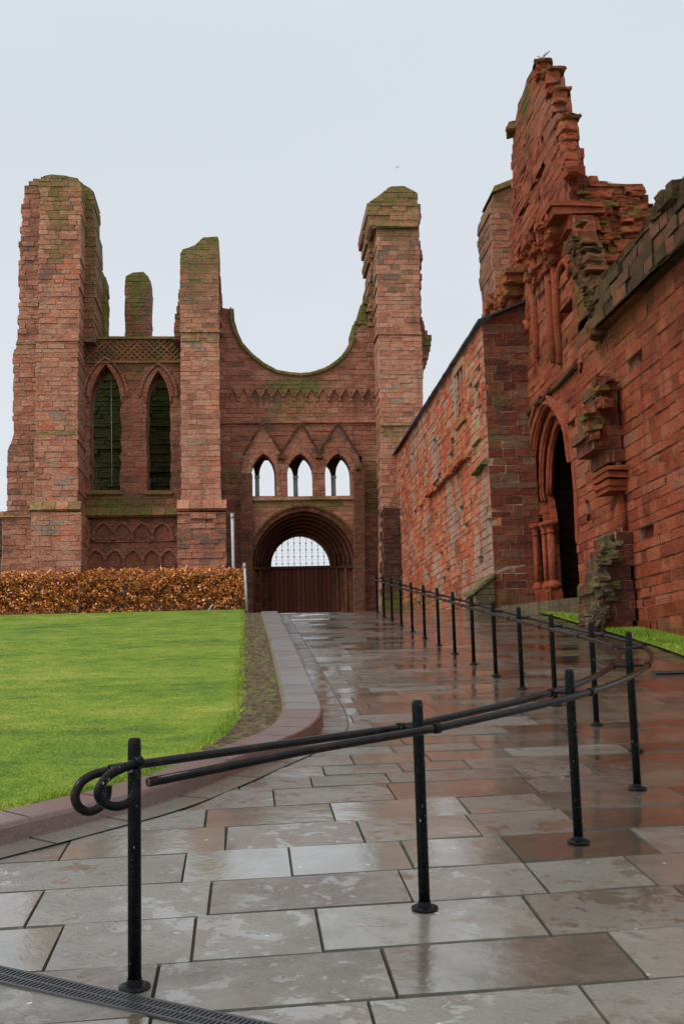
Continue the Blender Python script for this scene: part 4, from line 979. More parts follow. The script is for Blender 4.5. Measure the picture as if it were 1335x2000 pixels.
# turret standing behind the gable
tt = MB()
stage(tt, [(961, 640), (966, 600), (965, 560), (958, 500), (959, 470), (955, 430), (956, 400), (961, 380), (1020, 356), (1020, 640)], 35.5, 2.0, cs=CSR, seed=96, rag=.035, dd=.03, bl=(.25, .6), tone=(0, .7), moss=.3, mossbase=.1)
p0, p1 = onY(958, 372, 35.4), onY(1004, 354, 35.4)
tt.add([(p0.x, 35.3, p0.z-.1), (p1.x, 35.3, p1.z-.1), (p1.x, 37, p1.z-.1), (p0.x, 37, p0.z-.1), (p0.x+.1, 35.3, p0.z+.12), (p1.x, 35.3, p1.z+.08), (p1.x, 37, p1.z+.08), (p0.x+.1, 37, p0.z+.12)], ((0, 3, 2, 1), (4, 5, 6, 7), (0, 1, 5, 4), (1, 2, 6, 5), (2, 3, 7, 6), (3, 0, 4, 7)), (.3, 0, .5, .7))
gpart(tt, 'rear_turret', S_NAVE, 'brownish turret rising behind the gable')
# parapet over the near wall
pp = MB(); XP = 7.78
masonry(pp, [[(24.2, 9.15), (24.3, 9.5), (23.7, 9.9), (23.2, 10.1), (22.5, 10.05), (21.6, 10.2), (20.9, 10.05), (20.4, 10.2), (19.6, 10.4), (18.9, 10.15), (14.0, 10.3), (14.0, 9.0)]], fX(XP), .6, courses(21, h=(.18, .30)), seed=97, rag=.08, dd=.10, bl=(.3, .8), mossbase=.12, moss=.5, mossL=.25, tone=(0, .9), jit=.02, spots=[(23.5, 9.6, 1, .4, .4), (20, 9.3, .8, .4, .3)])
for (px, py, s_) in ((1312, 392, .22), (1330, 376, .28), (1294, 420, .15)):
    p = onX(px, py, XP+.1); lump(pp, (p.x, p.y, p.z), (.3, s_, s_*.8), (.2, 0, .5, .4))
gpart(pp, 'parapet', S_PARA, 'overhanging parapet, black and mossy')
rk = MB()
for i in range(70):
    t = rnd.random(); px = 1128+t*55+rnd.uniform(-14, 14); py = 470+t*170+rnd.uniform(-35, 30)
    if px > 1172 and py > 560: continue
    p = onX(px, py, XG-.12); lump(rk, (p.x, p.y, p.z), (rnd.uniform(.12, .3), rnd.uniform(.12, .35), rnd.uniform(.07, .16)), (rnd.uniform(.1, .8), 0, .5, rnd.choice((0, .1, .3, .5))))
gpart(rk, 'broken_edge_stone', S_PARA)
# torn stub of a buttress and the scar above it
bt = MB(); YBt = 23.1
masonry(bt, [pY([(1236, 1240), (1180, 1234), (1160, 1205), (1168, 1170), (1174, 1150), (1170, 1125), (1182, 1105), (1178, 1085), (1186, 1065), (1200, 1050), (1206, 1030), (1222, 1035), (1237, 1062)], YBt)], fY(YBt), 1.5, CSG, seed=98, rag=.11, dd=.05, bl=(.3, .7), joint=.015, tone=(0, .3), jit=.01, spots=[(7.3, 4.0, .22, 1.2, .6)])
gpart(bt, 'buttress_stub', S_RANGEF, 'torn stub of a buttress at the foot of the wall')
bl_ = MB()
for i in range(46):
    py = 1052+i*3.7; px = 1200-26*((py-1050)/170)+rnd.uniform(-22, 12)
    if py > 1185: px -= rnd.uniform(0, 10)
    p = onY(px, py, YBt-.05+rnd.uniform(0, .5)); lump(bl_, (p.x, p.y, p.z), (rnd.uniform(.10, .20), rnd.uniform(.12, .25), rnd.uniform(.06, .12)), (rnd.uniform(.2, .95), 0, .5, rnd.choice((0, .2, .5))))
gpart(bl_, 'rubble_core', S_MOSSY)
sc_ = MB(); YS = 23.3
masonry(sc_, [pY([(1222, 915), (1190, 905), (1180, 886), (1163, 868), (1150, 862), (1141, 845), (1143, 826), (1158, 815), (1168, 800), (1164, 780), (1166, 752), (1180, 744), (1192, 735), (1205, 745), (1210, 800), (1217, 860)], YS)], fY(YS), 1.2, CSG, seed=99, rag=.08, dd=.06, bl=(.3, .6), moss=.45, mossL=.25, tone=(.0, .5))
for i in range(34):
    py = rnd.uniform(738, 875); px = 1172-22*math.sin((py-738)/137*math.pi)*(1 if py > 800 else .1)+rnd.uniform(-6, 16)
    p = onY(px, py, YS+rnd.uniform(-.1, .6)); lump(sc_, (p.x, p.y, p.z), (rnd.uniform(.1, .2), rnd.uniform(.15, .3), rnd.uniform(.06, .13)), (rnd.uniform(.1, .7), 0, .5, rnd.choice((0, .2, .5))))
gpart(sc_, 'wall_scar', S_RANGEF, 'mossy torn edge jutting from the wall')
cp = MB()
for i, (yy, hw, h_) in enumerate(((910, 22, .10), (922, 20, .12), (935, 17, .12), (946, 13, .10))):
    a = onY(1203-hw, yy, 23.2); b = onY(1222, yy, 23.2); cp.box((a.x, 23.1+.05*i, a.z-h_), (8.1, 24.2, a.z), (.4, 0, .5, .3 if i == 0 else 0), .02)
p = onY(1217, 1005, 23.5); cp.tube([(p.x, p.y, p.z+.55), (p.x-.05, p.y, p.z+.1), (p.x-.10, p.y, p.z-.42)], [.03, .14, .19], 8, (.4, 0, .5, 0))
gpart(cp, 'wall_bracket', S_GATE)
# ================================================================== GROUND
def ground_strip(name, poly_rows, mat, dz=0.0, kind='structure'):
    mb = MB()
    for i in range(len(poly_rows)-1):
        (y0, a0, b0), (y1, a1, b1) = poly_rows[i], poly_rows[i+1]
        mb.quad((a0, y0, G(y0)+dz), (b0, y0, G(y0)+dz), (b1, y1, G(y1)+dz), (a1, y1, G(y1)+dz))
    o = mb.build(name, mat); tag(o, kind=kind); return o
ys = sorted(set([-60, -20, -2, 0, 60, 90, 300, 900]+GY+[i*.8 for i in range(5, 42)]))
rows = [(y, -900, 900) for y in ys]
ground_strip('ground', rows, M_GROUND, -.04)
# portal platform step
stp = MB(); a, b = Vector((6.75, 30.1, 0)), Vector((8.02, 27.1, 0))
n = 8
for i in range(n):
    p = a.lerp(b, i/n); q = a.lerp(b, (i+.97)/n); r_ = Vector((.25, .12, 0))
    z0, z1 = 2.7, 3.5
    stp.add([(p.x, p.y, z0), (q.x, q.y, z0), (q.x, q.y, z1), (p.x, p.y, z1), (p.x+1.6, p.y+.9, z1), (q.x+1.6, q.y+.9, z1)], ((0, 1, 2, 3), (3, 2, 5, 4)), (rnd.uniform(.2, .5), 0, .5, .2))
o = stp.build('doorway_step', S_MOSSY); tag(o, 'low stone step along the foot of the tall dark pointed doorway', 'step')

# kerb path (outer bottom edge), continued left of the frame
KO = [(.84, 29.6), (.85, 27.7), (.87, 24), (.87, 20.7), (.86, 16.2), (.85, 13.8), (.84, 12.9), (.80, 12.2), (.70, 11.6), (.53, 11.0), (.32, 10.55), (.05, 10.0), (-.25, 9.35), (-.66, 8.55), (-1.13, 8.02), (-1.54, 7.56), (-2.3, 6.8), (-3.6, 5.7)]
def resample(P, step):
    o = [P[0]]; acc = 0
    for i in range(len(P)-1):
        (x0, y0), (x1, y1) = P[i], P[i+1]; L_ = math.hypot(x1-x0, y1-y0); n = max(1, round(L_/step))
        for j in range(1, n+1): o.append((x0+(x1-x0)*j/n, y0+(y1-y0)*j/n))
    return o
def smooth(P, it=2):
    for _ in range(it):
        Q = [P[0]]
        for i in range(len(P)-1):
            a, b = P[i], P[i+1]; Q += [(.75*a[0]+.25*b[0], .75*a[1]+.25*b[1]), (.25*a[0]+.75*b[0], .25*a[1]+.75*b[1])]
        Q.append(P[-1]); P = Q
    return P
KR = resample(smooth(KO), .3)
def offs(P, d):
    o = []
    for i in range(len(P)):
        a = P[max(0, i-1)]; b = P[min(len(P)-1, i+1)]; dx, dy = b[0]-a[0], b[1]-a[1]; l = math.hypot(dx, dy)
        dd_ = d*(min(1.0, max(.70, .70+(P[i][1]-9.0)/10*1.0)) if d > 0 else 1)
        o.append((P[i][0]+dy/l*dd_, P[i][1]-dx/l*dd_))
    return o
KWi = [.46+.0*i for i in range(len(KR))]
KI = offs(KR, .44); KI2 = offs(KR, .52)
kb = MB(); prof = [(0, -.05, .0), (0, .10, .0), (.012, .125, 1), (.03, .135, 1), (.40, .14, 1), (.44, .12, 1), (.45, -.02, 0)]
def kp(i, d, h):
    a = offs_pts[d][i]; return (a[0], a[1], G(a[1])+h)
offs_pts = {d: offs(KR, d) for d, _, _ in prof}
i = 0
# stones about 1 m long, narrower pieces far away
lens = [];
while i < len(KR)-1:
    n = 3 if KR[i][1] > 13 else (4 if KR[i][1] > 8.6 else 4); n = min(n, len(KR)-1-i)
    tone = rnd.uniform(.55, 1.0) if KR[i][1] > 12.6 else rnd.uniform(.0, .12)
    for j in range(n):
        for k in range(len(prof)-1):
            (d0, h0, _), (d1, h1, _) = prof[k], prof[k+1]
            A = list(kp(i+j, d0, h0)); B = list(kp(i+j+1, d0, h0)); Cc = list(kp(i+j+1, d1, h1)); D = list(kp(i+j, d1, h1))
            mo = .75 if k >= len(prof)-3 and KR[i][1] > 11 else 0
            if j == 0:
                for q in (A, D): pass
            kb.quad(A, B, Cc, D, (tone if k else tone*.3, 0, .5, mo))
    # joint groove
    a0 = kp(i, 0, 0)
    jt_ = [kp(i, d, h+.003) for d, h, _ in prof]; t_ = ((KR[min(i+1, len(KR)-1)][0]-KR[i][0]), (KR[min(i+1, len(KR)-1)][1]-KR[i][1])); l_ = math.hypot(*t_); t_ = (t_[0]/l_*.006, t_[1]/l_*.006)
    for k in range(1, len(prof)-2):
        p, q = jt_[k], jt_[k+1]; kb.quad((p[0]-t_[0], p[1]-t_[1], p[2]), (p[0]+t_[0], p[1]+t_[1], p[2]), (q[0]+t_[0], q[1]+t_[1], q[2]), (q[0]-t_[0], q[1]-t_[1], q[2]), (.2, 1, .5, 0))
    i += n
o = kb.build('kerb', M_KERB); tag(o, kind='structure')
# gutter strip of small slabs
GO = offs(KR, -.255); GI = offs(KR, .02)
gt = MB(); i = 0
while i < len(KR)-1:
    n = min(2 if KR[i][1] > 12 else 4, len(KR)-1-i); tone = rnd.uniform(.62, .85)
    for j in range(n):
        P = [GI[i+j], GI[i+j+1], GO[i+j+1], GO[i+j]]
        def mk(p, h): return (p[0], p[1], G(p[1])+h)
        gt.quad(*[mk(p, .006) for p in P], (tone, 0, rnd.random(), .6))
        Q = [GO[i+j], GO[i+j+1]]; R_ = offs(KR, -.272)
        gt.quad(mk(Q[0], .006), mk(Q[1], .006), mk(R_[i+j+1], .0075), mk(R_[i+j], .0075), (.3, 1, 0, 0))
    p, q = GI[i], GO[i]; gt.quad((p[0]-.005, p[1]-.005, G(p[1])+.010), (p[0]+.005, p[1]+.006, G(p[1])+.010), (q[0]+.005, q[1]+.006, G(q[1])+.010), (q[0]-.005, q[1]-.005, G(q[1])+.010), (.3, 1, 0, 0))
    i += n
o = gt.build('gutter_paving', M_PAVE); tag(o, kind='structure')
# flagstones
def kx(y):   # outer edge of the gutter at a given y
    P = GO
    for i in range(len(P)-1):
        if (P[i][1]-y)*(P[i+1][1]-y) <= 0 and P[i][1] != P[i+1][1]:
            t = (y-P[i][1])/(P[i+1][1]-P[i][1]); return P[i][0]+(P[i+1][0]-P[i][0])*t
    return -9.0 if y < 6 else .85
pv = MB(); ty = math.tan(math.radians(3.4)); y = 2.2
r9 = random.Random(4); J = .0085
rowY = [2.2, 2.75, 3.25, 3.85, 4.35, 4.93, 5.50, 6.09, 6.66, 7.25, 7.85, 8.4, 9.0]
while rowY[-1] < 33: rowY.append(rowY[-1]+r9.uniform(.40, .60))
tilt_f = lambda y: ty*max(0.0, min(1.0, (22-y)/12)) if y > 10 else ty
for a, b in zip(rowY[:-1], rowY[1:]):
    x = -9 + r9.uniform(0, 1); dyj = 0
    ta, tb_ = tilt_f(a), tilt_f(b)
    while x < 7.2:
        w = r9.uniform(.55, 1.2); x1 = x+w
        P = [(x+J, a+ta*x+J), (x1-J, a+ta*x1+J), (x1-J, b+tb_*x1-J), (x+J, b+tb_*x-J)]
        yc = (P[0][1]+P[2][1])/2; xl = min(kx(P[0][1]), kx(P[2][1]))
        if x1 > xl-.1:
            tone = r9.random(); 
            rt_ = max(0, min(1, (x-1.0)/2.6))    # greyer left, browner right: sky and wall reflections put into slab colour
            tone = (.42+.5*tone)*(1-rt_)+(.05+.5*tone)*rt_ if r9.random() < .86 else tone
            r2 = r9.random(); dz = r9.uniform(-.0015, .0015)
            n = 2
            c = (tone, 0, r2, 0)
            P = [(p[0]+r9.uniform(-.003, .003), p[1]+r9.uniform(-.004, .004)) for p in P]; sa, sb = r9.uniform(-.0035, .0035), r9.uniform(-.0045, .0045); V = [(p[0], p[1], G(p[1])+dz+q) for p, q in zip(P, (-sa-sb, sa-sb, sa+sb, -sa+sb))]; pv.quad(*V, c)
            e_ = .006; E = [(x+e_*.1, P[0][1]-e_), (x1-e_*.1, P[1][1]-e_), (x1-e_*.1, P[2][1]+e_), (x+e_*.1, P[3][1]+e_)]
            VE = [(p[0], p[1], G(p[1])-.02) for p in E]
            for q in range(4): pv.quad(V[q], VE[q], VE[(q+1) % 4], V[(q+1) % 4], (tone, .75, r2, 0))
        x = x1
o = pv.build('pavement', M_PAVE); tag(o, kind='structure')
jb = MB()
for i in range(len(ys)-1):
    if ys[i] < -2 or ys[i+1] > 40: continue
    jb.quad((-9, ys[i], G(ys[i])-.018), (7.2, ys[i], G(ys[i])-.018), (7.2, ys[i+1], G(ys[i+1])-.018), (-9, ys[i+1], G(ys[i+1])-.018), (.3, 1, 0, 0))
o = jb.build('pavement_joint_bed', M_PAVE); tag(o, kind='structure')

# lawn: boundary = inside of the kerb with a strip of soil
def innerx(y, P):
    best = -20
    for i in range(len(P)-1):
        if (P[i][1]-y)*(P[i+1][1]-y) <= 0 and P[i][1] != P[i+1][1]:
            t = (y-P[i][1])/(P[i+1][1]-P[i][1]); best = max(best, P[i][0]+(P[i+1][0]-P[i][0])*t)
    return best
KI1 = offs(KR, .43)
def soilx(y): return innerx(y, KI1)
LE = [(-3.95, 5.95), (-2.6, 7.12), (-1.80, 7.88), (-1.38, 8.35), (-.95, 8.88), (-.62, 9.55), (-.38, 10.3), (-.2, 11.1), (-.09, 12.0), (-.05, 13.0), (-.03, 16), (.0, 22), (.0, 31.3)]
def lawnx(y):
    for (x0, y0), (x1, y1) in zip(LE[:-1], LE[1:]):
        if y0 <= y <= y1: return x0+(x1-x0)*(y-y0)/(y1-y0)
    return -30 if y < 5.95 else .0
def soiled(y): return soilx(y) if soilx(y) > -15 else -3.2
yy = [5.7+i*.2 for i in range(130)]; yy = [y for y in yy if y < 31.6]
mb = MB(); _hs = {}
def sh_(y, k):
    if (y, k) not in _hs: _hs[(y, k)] = rnd.uniform(-.018, .03)*(1 if 0 < k < 14 else .2)
    return _hs[(y, k)]
yy2 = [5.7+i*.09 for i in range(288)]
for y0, y1 in zip(yy2[:-1], yy2[1:]):
    for k in range(14):
        w = .80
        q = lambda y, kk: (soiled(y)-w+w*kk/14, y, G(y)+.082+sh_(y, kk))
        mb.quad(q(y0, k), q(y0, k+1), q(y1, k+1), q(y1, k))
o = mb.build('soil_border', M_SOIL); tag(o, kind='structure')
mb = MB()
for y0, y1 in zip(yy[:-1], yy[1:]):
    a, b = lawnx(y0), lawnx(y1)
    if a < -29: continue
    e0, e1 = a+.03*math.sin(y0*7)+rnd.uniform(-.01, .01), b
    mb.quad((-30, y0, G(y0)+.115), (a-.08, y0, G(y0)+.125), (b-.08, y1, G(y1)+.125), (-30, y1, G(y1)+.115))
    mb.quad((a-.08, y0, G(y0)+.125), (a, y0, G(y0)+.09), (b, y1, G(y1)+.09), (b-.08, y1, G(y1)+.125))
o = mb.build('lawn', M_TURF); tag(o, kind='structure')
# grass blades
rs = np.random.RandomState(5)
def blades(name, X, Y, Z, H, label=None):
    n = len(X); ang = rs.uniform(0, 2*np.pi, n); wd = rs.uniform(.0016, .0030, n)*np.clip(Y/10, 1, 2.6); ln = rs.uniform(.1, .9, n)
    lx, ly = np.cos(ang+1.3)*H*ln, np.sin(ang+1.3)*H*ln
    v = np.zeros((n, 3, 3)); v[:, 0] = np.stack([X-np.cos(ang)*wd, Y-np.sin(ang)*wd, Z], 1); v[:, 1] = np.stack([X+np.cos(ang)*wd, Y+np.sin(ang)*wd, Z], 1)
    v[:, 2] = np.stack([X+lx, Y+ly, Z+H], 1)
    me = bpy.data.meshes.new(name); me.vertices.add(n*3); me.vertices.foreach_set('co', v.ravel()); me.loops.add(n*3); me.loops.foreach_set('vertex_index', np.arange(n*3, dtype=np.int32))
    me.polygons.add(n); me.polygons.foreach_set('loop_start', np.arange(0, n*3, 3, dtype=np.int32)); me.update(calc_edges=True)
    ca = me.color_attributes.new('blk', 'FLOAT_COLOR', 'CORNER'); t = rs.uniform(0, 1, n); arr = np.ones((n*3, 4), np.float32)*.5; arr[:, 0] = np.repeat(t, 3); arr[:, 3] = 0; ca.data.foreach_set('color', arr.ravel())
    me.materials.append(M_BLADE); o = bpy.data.objects.new(name, me); C.objects.link(o); return tag(o, label, kind='stuff')
Xs, Ys_ = [], []
for (y0, y1, dens) in ((7.5, 9.5, 8500), (9.5, 12, 5500), (12, 16, 2600), (16, 22, 1100), (22, 31.2, 400)):
    xm = -.34*y1-.4; n = int((y1-y0)*(0.3-xm)*dens); x = rs.uniform(xm, .1, n); y = rs.uniform(y0, y1, n)
    lx = np.interp(y, [p[1] for p in LE], [p[0] for p in LE])+.03*np.sin(y*9)+rs.uniform(-.03, .03, n); k = x < lx; Xs.append(x[k]); Ys_.append(y[k])
X, Y = np.concatenate(Xs), np.concatenate(Ys_); lx = np.interp(Y, [p[1] for p in LE], [p[0] for p in LE])
H = rs.uniform(.010, .026, len(X))*(1+.0*Y)+np.where(lx-X < .12, rs.uniform(0, .035, len(X)), 0)
blades('grass', X, Y, np.interp(Y, GY, GZ)+.115, H, 'short bright green blades of the mown lawn')
# grass verge at the foot of the gatehouse
vp = [onG(*p) for p in ((1335, 1285), (1290, 1268), (1250, 1255), (1200, 1240), (1150, 1226), (1110, 1214), (1075, 1204), (1045, 1196), (1024, 1190))]
vin = [(6.4, 14.0)]+[(p.x, p.y) for p in vp]
mb = MB()
def vx(y): return float(np.interp(y, [q[1] for q in vin], [q[0] for q in vin]))
yv = [14+i*.4 for i in range(38) if 14+i*.4 < vin[-1][1]]
for y0, y1 in zip(yv[:-1], yv[1:]): mb.quad((vx(y0), y0, G(y0)+.03), (8.06, y0, G(y0)+.08), (8.06, y1, G(y1)+.08), (vx(y1), y1, G(y1)+.03))
o = mb.build('grass_verge', M_TURF); tag(o, kind='structure')
n = 52000; Y = rs.uniform(14.5, vin[-1][1], n); X = rs.uniform(5.8, 8.0, n); k = (X > np.interp(Y, [q[1] for q in vin], [q[0] for q in vin])+rs.uniform(-.05, .08, n)) & ~((Y > 23) & (X > 7.75)); X, Y = X[k], Y[k]
blades('grass', X, Y, np.interp(Y, GY, GZ)+.05, rs.uniform(.03, .07, len(X)), 'bright green grass along the foot of the gatehouse')

# ================================================================== HEDGE
hg = thing('beech_hedge', Vector((-7, 31.9, 3.5)), 'clipped beech hedge with rusty brown dead leaves along the top of the lawn', 'hedge')
def htop(x): return onY(480+x/32*2250, 1098.5+(-x)*1.05, 31.6).z
n = 52000; x = rs.uniform(-15, .02, n); t = rs.uniform(0, 1, n)**.9
top_ = 3.5+1.32+.02*np.sin(x*3.1)+.025*np.sin(x*7.7)+.03*np.sin(x*19)+rs.normal(0, .015, n); z = 3.5+.02+(top_-3.5)*t
dens = .5+.5*np.sin(x*2.3)*np.sin(x*5.1+1); low = z-3.5
keep = ~((low < .45) & (rs.uniform(0, 1, n) > .25+.6*low/.45+.25*(dens-.5)+np.where(x < -3.2, .3, 0)))
srf = .11*np.sin(x*5.3+1.7*np.sin(z*6.1))*np.sin(z*9.7+2*np.sin(x*3.9))+.07*np.sin(x*14.1+z*5)*np.sin(z*17.3+x*3)
y = 31.45+.16+srf+rs.uniform(0, 1, n)**1.8*.6
x, y, z = x[keep], y[keep], z[keep]; n = len(x)
ctr = np.stack([x, y, z], 1)+rs.normal(0, .012, (n, 3))
a = rs.normal(0, 1, (n, 3)); a[:, 1] -= .8; a /= np.linalg.norm(a, axis=1)[:, None]; b = np.cross(a, rs.normal(0, 1, (n, 3))); b /= np.linalg.norm(b, axis=1)[:, None]; c = np.cross(a, b)
sz = rs.uniform(.026, .050, n)[:, None]
v = np.stack([ctr-b*sz, ctr+c*sz*.55+a*sz*.2, ctr+b*sz, ctr-c*sz*.55+a*sz*.2], 1)-np.array([-7, 31.9, 3.5])
me = bpy.data.meshes.new('leaves'); me.vertices.add(n*4); me.vertices.foreach_set('co', v.ravel()); me.loops.add(n*4); me.loops.foreach_set('vertex_index', np.arange(n*4, dtype=np.int32))
me.polygons.add(n); me.polygons.foreach_set('loop_start', np.arange(0, n*4, 4, dtype=np.int32)); me.update(calc_edges=True)
ca = me.color_attributes.new('blk', 'FLOAT_COLOR', 'CORNER'); arr = np.ones((n*4, 4), np.float32)*.5; arr[:, 0] = np.repeat(rs.uniform(0, 1, n), 4); ca.data.foreach_set('color', arr.ravel()); me.materials.append(M_LEAF)
o = bpy.data.objects.new('leaves', me); C.objects.link(o); o.parent = hg
tw = MB()
for i in range(150):
    x = rnd.uniform(-15, 0); y = rnd.uniform(31.55, 32.0); l = rnd.uniform(.5, 1.25)
    tw.tube([(x, y, 3.45), (x+rnd.uniform(-.08, .08), y, 3.45+l*.5), (x+rnd.uniform(-.18, .18), y+rnd.uniform(-.1, .1), 3.45+l)], [rnd.uniform(.008, .018), .009, .003], 5)
tw.build('stems', M_TWIG, hg)
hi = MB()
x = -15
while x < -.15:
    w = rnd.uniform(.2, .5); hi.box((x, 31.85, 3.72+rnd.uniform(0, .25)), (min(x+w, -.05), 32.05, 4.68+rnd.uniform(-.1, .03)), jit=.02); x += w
hi.build('inner_shade_fill', M_HEDGEIN, hg)  # solid boxes coloured as the hedge's inner shade
# two pale poles and hedge stakes
def pole(name, x, y, z0, z1, r, label, lean=0):
    t_ = thing(name, Vector((x, y, z0)), label, 'pole', 'pale poles at the right end of the hedge'); m = MB(); m.tube([(x, y, z0), (x+lean, y, z1)], r, 10); m.build('shaft', M_GALV, t_)
    m = MB(); m.tube([(x+lean, y, z1), (x+lean, y, z1+.02)], r*1.25, 10)
    m.tube([(x+lean, y, z1-.12), (x+lean, y, z1)], r*1.15, 10); m.build('clamp', M_GALV, t_)
pt = onY(453, 1004, 32.6); pole('steel_pole', onY(457, 1110, 32.6).x, 32.6, 3.5, pt.z, .045, 'tall thin galvanised pole standing behind the right end of the brown hedge', lean=-.03)
pt = onY(478, 1101, 31.35); pole('steel_pole', onY(483, 1190, 31.35).x, 31.35, 3.5, pt.z, .036, 'short pale post at the very end of the brown hedge', lean=-.06)
for i, (px, lab) in enumerate(((155, 'thin grey stake in the middle of the brown hedge, left of the mossy windows'), (372, 'pale slanting stake low in the right part of the brown hedge'))):
    m = MB(); p = onY(px, 1195, 31.42)
    if i == 0: m.tube([(p.x, 31.42, 3.45), (p.x, 31.42, 4.45)], .02, 6)
    else: m.tube([(onY(400, 1192, 31.42).x, 31.42, 3.52), (onY(416, 1180, 31.42).x, 31.42, onY(416, 1180, 31.42).z)], .022, 6)
    tag(m.build('hedge_stake', M_TWIG if i == 0 else M_GALV), lab if i == 0 else 'pale slanting stake low in the brown hedge near its right end', 'stake', 'stakes in the hedge')
# dwarf stone edging at the end of the hedge
# ================================================================== HANDRAIL
BP = [(252,1440,264,1930),(817,1365,828,1775),(1116,1300,1130,1640),(1230,1259,1243,1538),(1227.6,1236,1241,1470)]
PP = [(-.49, 5.2), (.885, 6.02), (2.0, 7.09), (2.87, 8.52), (3.41, 10.1), (3.54, 11.64), (3.52, 13.11), (3.52, 14.68), (3.5, 16.12), (3.49, 17.62), (3.49, 19.2), (3.5, 20.82), (3.5, 22.45), (3.5, 24.1), (3.49, 25.7), (3.47, 27.15), (3.45, 28.55), (3.46, 30.1)]
HPZ = 1.05
hr = thing('handrail', Vector((3.5, 17, G(17))), 'long black double handrail on round posts, curving up the wet ramp', 'handrail')
rr = MB()
def post_mb(bp):
    x, y = bp; z = G(y); m = MB()
    m.tube([(x, y, z-.02), (x, y, z+HPZ-.035), (x, y, z+HPZ-.012), (x, y, z+HPZ-.002), (x, y, z+HPZ)], [.029, .029, .0275, .022, .012], 20)
    f = MB(); sl = (G(y+.1)-G(y-.1))/.2
    for h0, h1, ra_, rb_ in ((.004, .012, .068, .068), (.012, .020, .068, .050), (.020, .045, .034, .031)):
        n = 22; vs = []
        for hh, r_ in ((h0, ra_), (h1, rb_)):
            for k in range(n): a = 2*math.pi*k/n; vs.append((x+r_*math.cos(a), y+r_*math.sin(a), z+hh+sl*r_*math.sin(a)))
        f.add(vs, [(k, (k+1) % n, n+(k+1) % n, n+k) for k in range(n)]+[tuple(range(n, 2*n))], smooth=False)
    return m, f
dirs = []
for i in range(len(PP)):
    a = Vector(PP[max(0, i-1)]); b = Vector(PP[min(len(PP)-1, i+1)]); dirs.append((b-a).normalized())
NP = len(PP)
def railpt(i, off):   # positive: outside of the bend
    d = dirs[i]; nrm = Vector((d.y, -d.x)); return Vector(PP[i])+nrm*off
RH = .905
for i, p in enumerate(PP):
    m, f = post_mb(p); o = m.build('post', M_POST, hr); f.build('base_flange', M_POST, o)
    if i == 0: continue
    m = MB(); w = .13; a, b = railpt(i, -w), railpt(i, w); z = G(p[1])+RH
    m.tube([(a.x, a.y, z), (b.x, b.y, z)], .010, 8)
    for q in (a, b):
        d = dirs[i]; m.tube([(q.x-d.x*.02, q.y-d.y*.02, z-.0), (q.x+d.x*.02, q.y+d.y*.02, z+.0)], .0265, 12)
    m.build('rail_bracket', M_POST, hr)
def catmull(P, n=8):
    o = []
    for i in range(len(P)-1):
        p0, p1, p2, p3 = P[max(0, i-1)], P[i], P[i+1], P[min(len(P)-1, i+2)]
        for j in range(n):
            t = j/n; o.append(.5*((2*p1)+(-p0+p2)*t+(2*p0-5*p1+4*p2-p3)*t*t+(-p0+3*p1-3*p2+p3)*t**3))
    o.append(P[-1]); return o
def railline(off, i0=0):
    P = [railpt(i, off) for i in range(i0, NP)]; P3 = [Vector((p.x, p.y, G(PP[i+i0][1])+RH)) for i, p in enumerate(P)]
    e = P3[-1]+(P3[-1]-P3[-2]).normalized()*.35; return catmull(P3+[e])
d0 = dirs[0]; n0 = Vector((d0.y, -d0.x, 0)); dd3 = Vector((d0.x, d0.y, 0)).normalized()
pf = Vector((PP[0][0], PP[0][1], 0))+n0*.10; pbk = Vector((PP[0][0], PP[0][1], 0))-n0*.10
# front (outer) rail, ending in a cut tube short of the first post
front = railline(.13, 1); A = onP(290, 1528, pf, n0)
m1 = onP(560, 1482, pf+n0*.02, n0)
fr_pts = [A, A.lerp(front[0], .5)+Vector((0, 0, .01))]+front
m = MB(); m.tube(fr_pts, .0205, 14); orl = m.build('rail', M_RAIL, hr); orl['label'] = 'outer rail with a rusty cut end'
m = MB(); e = (fr_pts[0]-fr_pts[1]).normalized(); m.tube([fr_pts[0]+e*.001, fr_pts[0]+e*.006], [.0205, .018], 14); m.build('cut_end', M_RUST, orl)
back = railline(-.13, 1)
B = [onP(px, py, pbk, n0) for px, py in ((272, 1493), (230, 1503), (200, 1508), (178, 1515), (160, 1527), (150, 1543), (147, 1559), (153, 1575), (166, 1584), (180, 1584), (194, 1577), (203, 1567), (209, 1552), (210, 1534))]
sm = catmull([back[0]]+B, 5)
m = MB(); m.tube(sm[::-1][:-1]+back, .0205, 14); o = m.build('rail', M_RAIL, hr); o['label'] = 'inner rail curling into a hook at its near end'
Fp = [onP(px, py, pf, n0) for px, py in ((276, 1487), (262, 1492), (240, 1500), (216, 1513), (200, 1529), (192, 1546), (195, 1560), (206, 1570), (222, 1575), (240, 1573), (254, 1565), (263, 1552), (267, 1535), (264, 1516), (258, 1505))]
m = MB(); m.tube(catmull(Fp, 5), .0195, 14); m.tube([Fp[0]+(Fp[0]-Fp[1]).normalized()*.004, Fp[0]-(Fp[0]-Fp[1])*.9], .025, 14); o = m.build('end_scroll', M_POST, hr)
m = MB(); q = onP(262, 1498, pf, n0); q2 = onP(270, 1497, pbk, n0); m.tube([q, q2], .012, 8); m.build('rail_bracket', M_POST, hr)
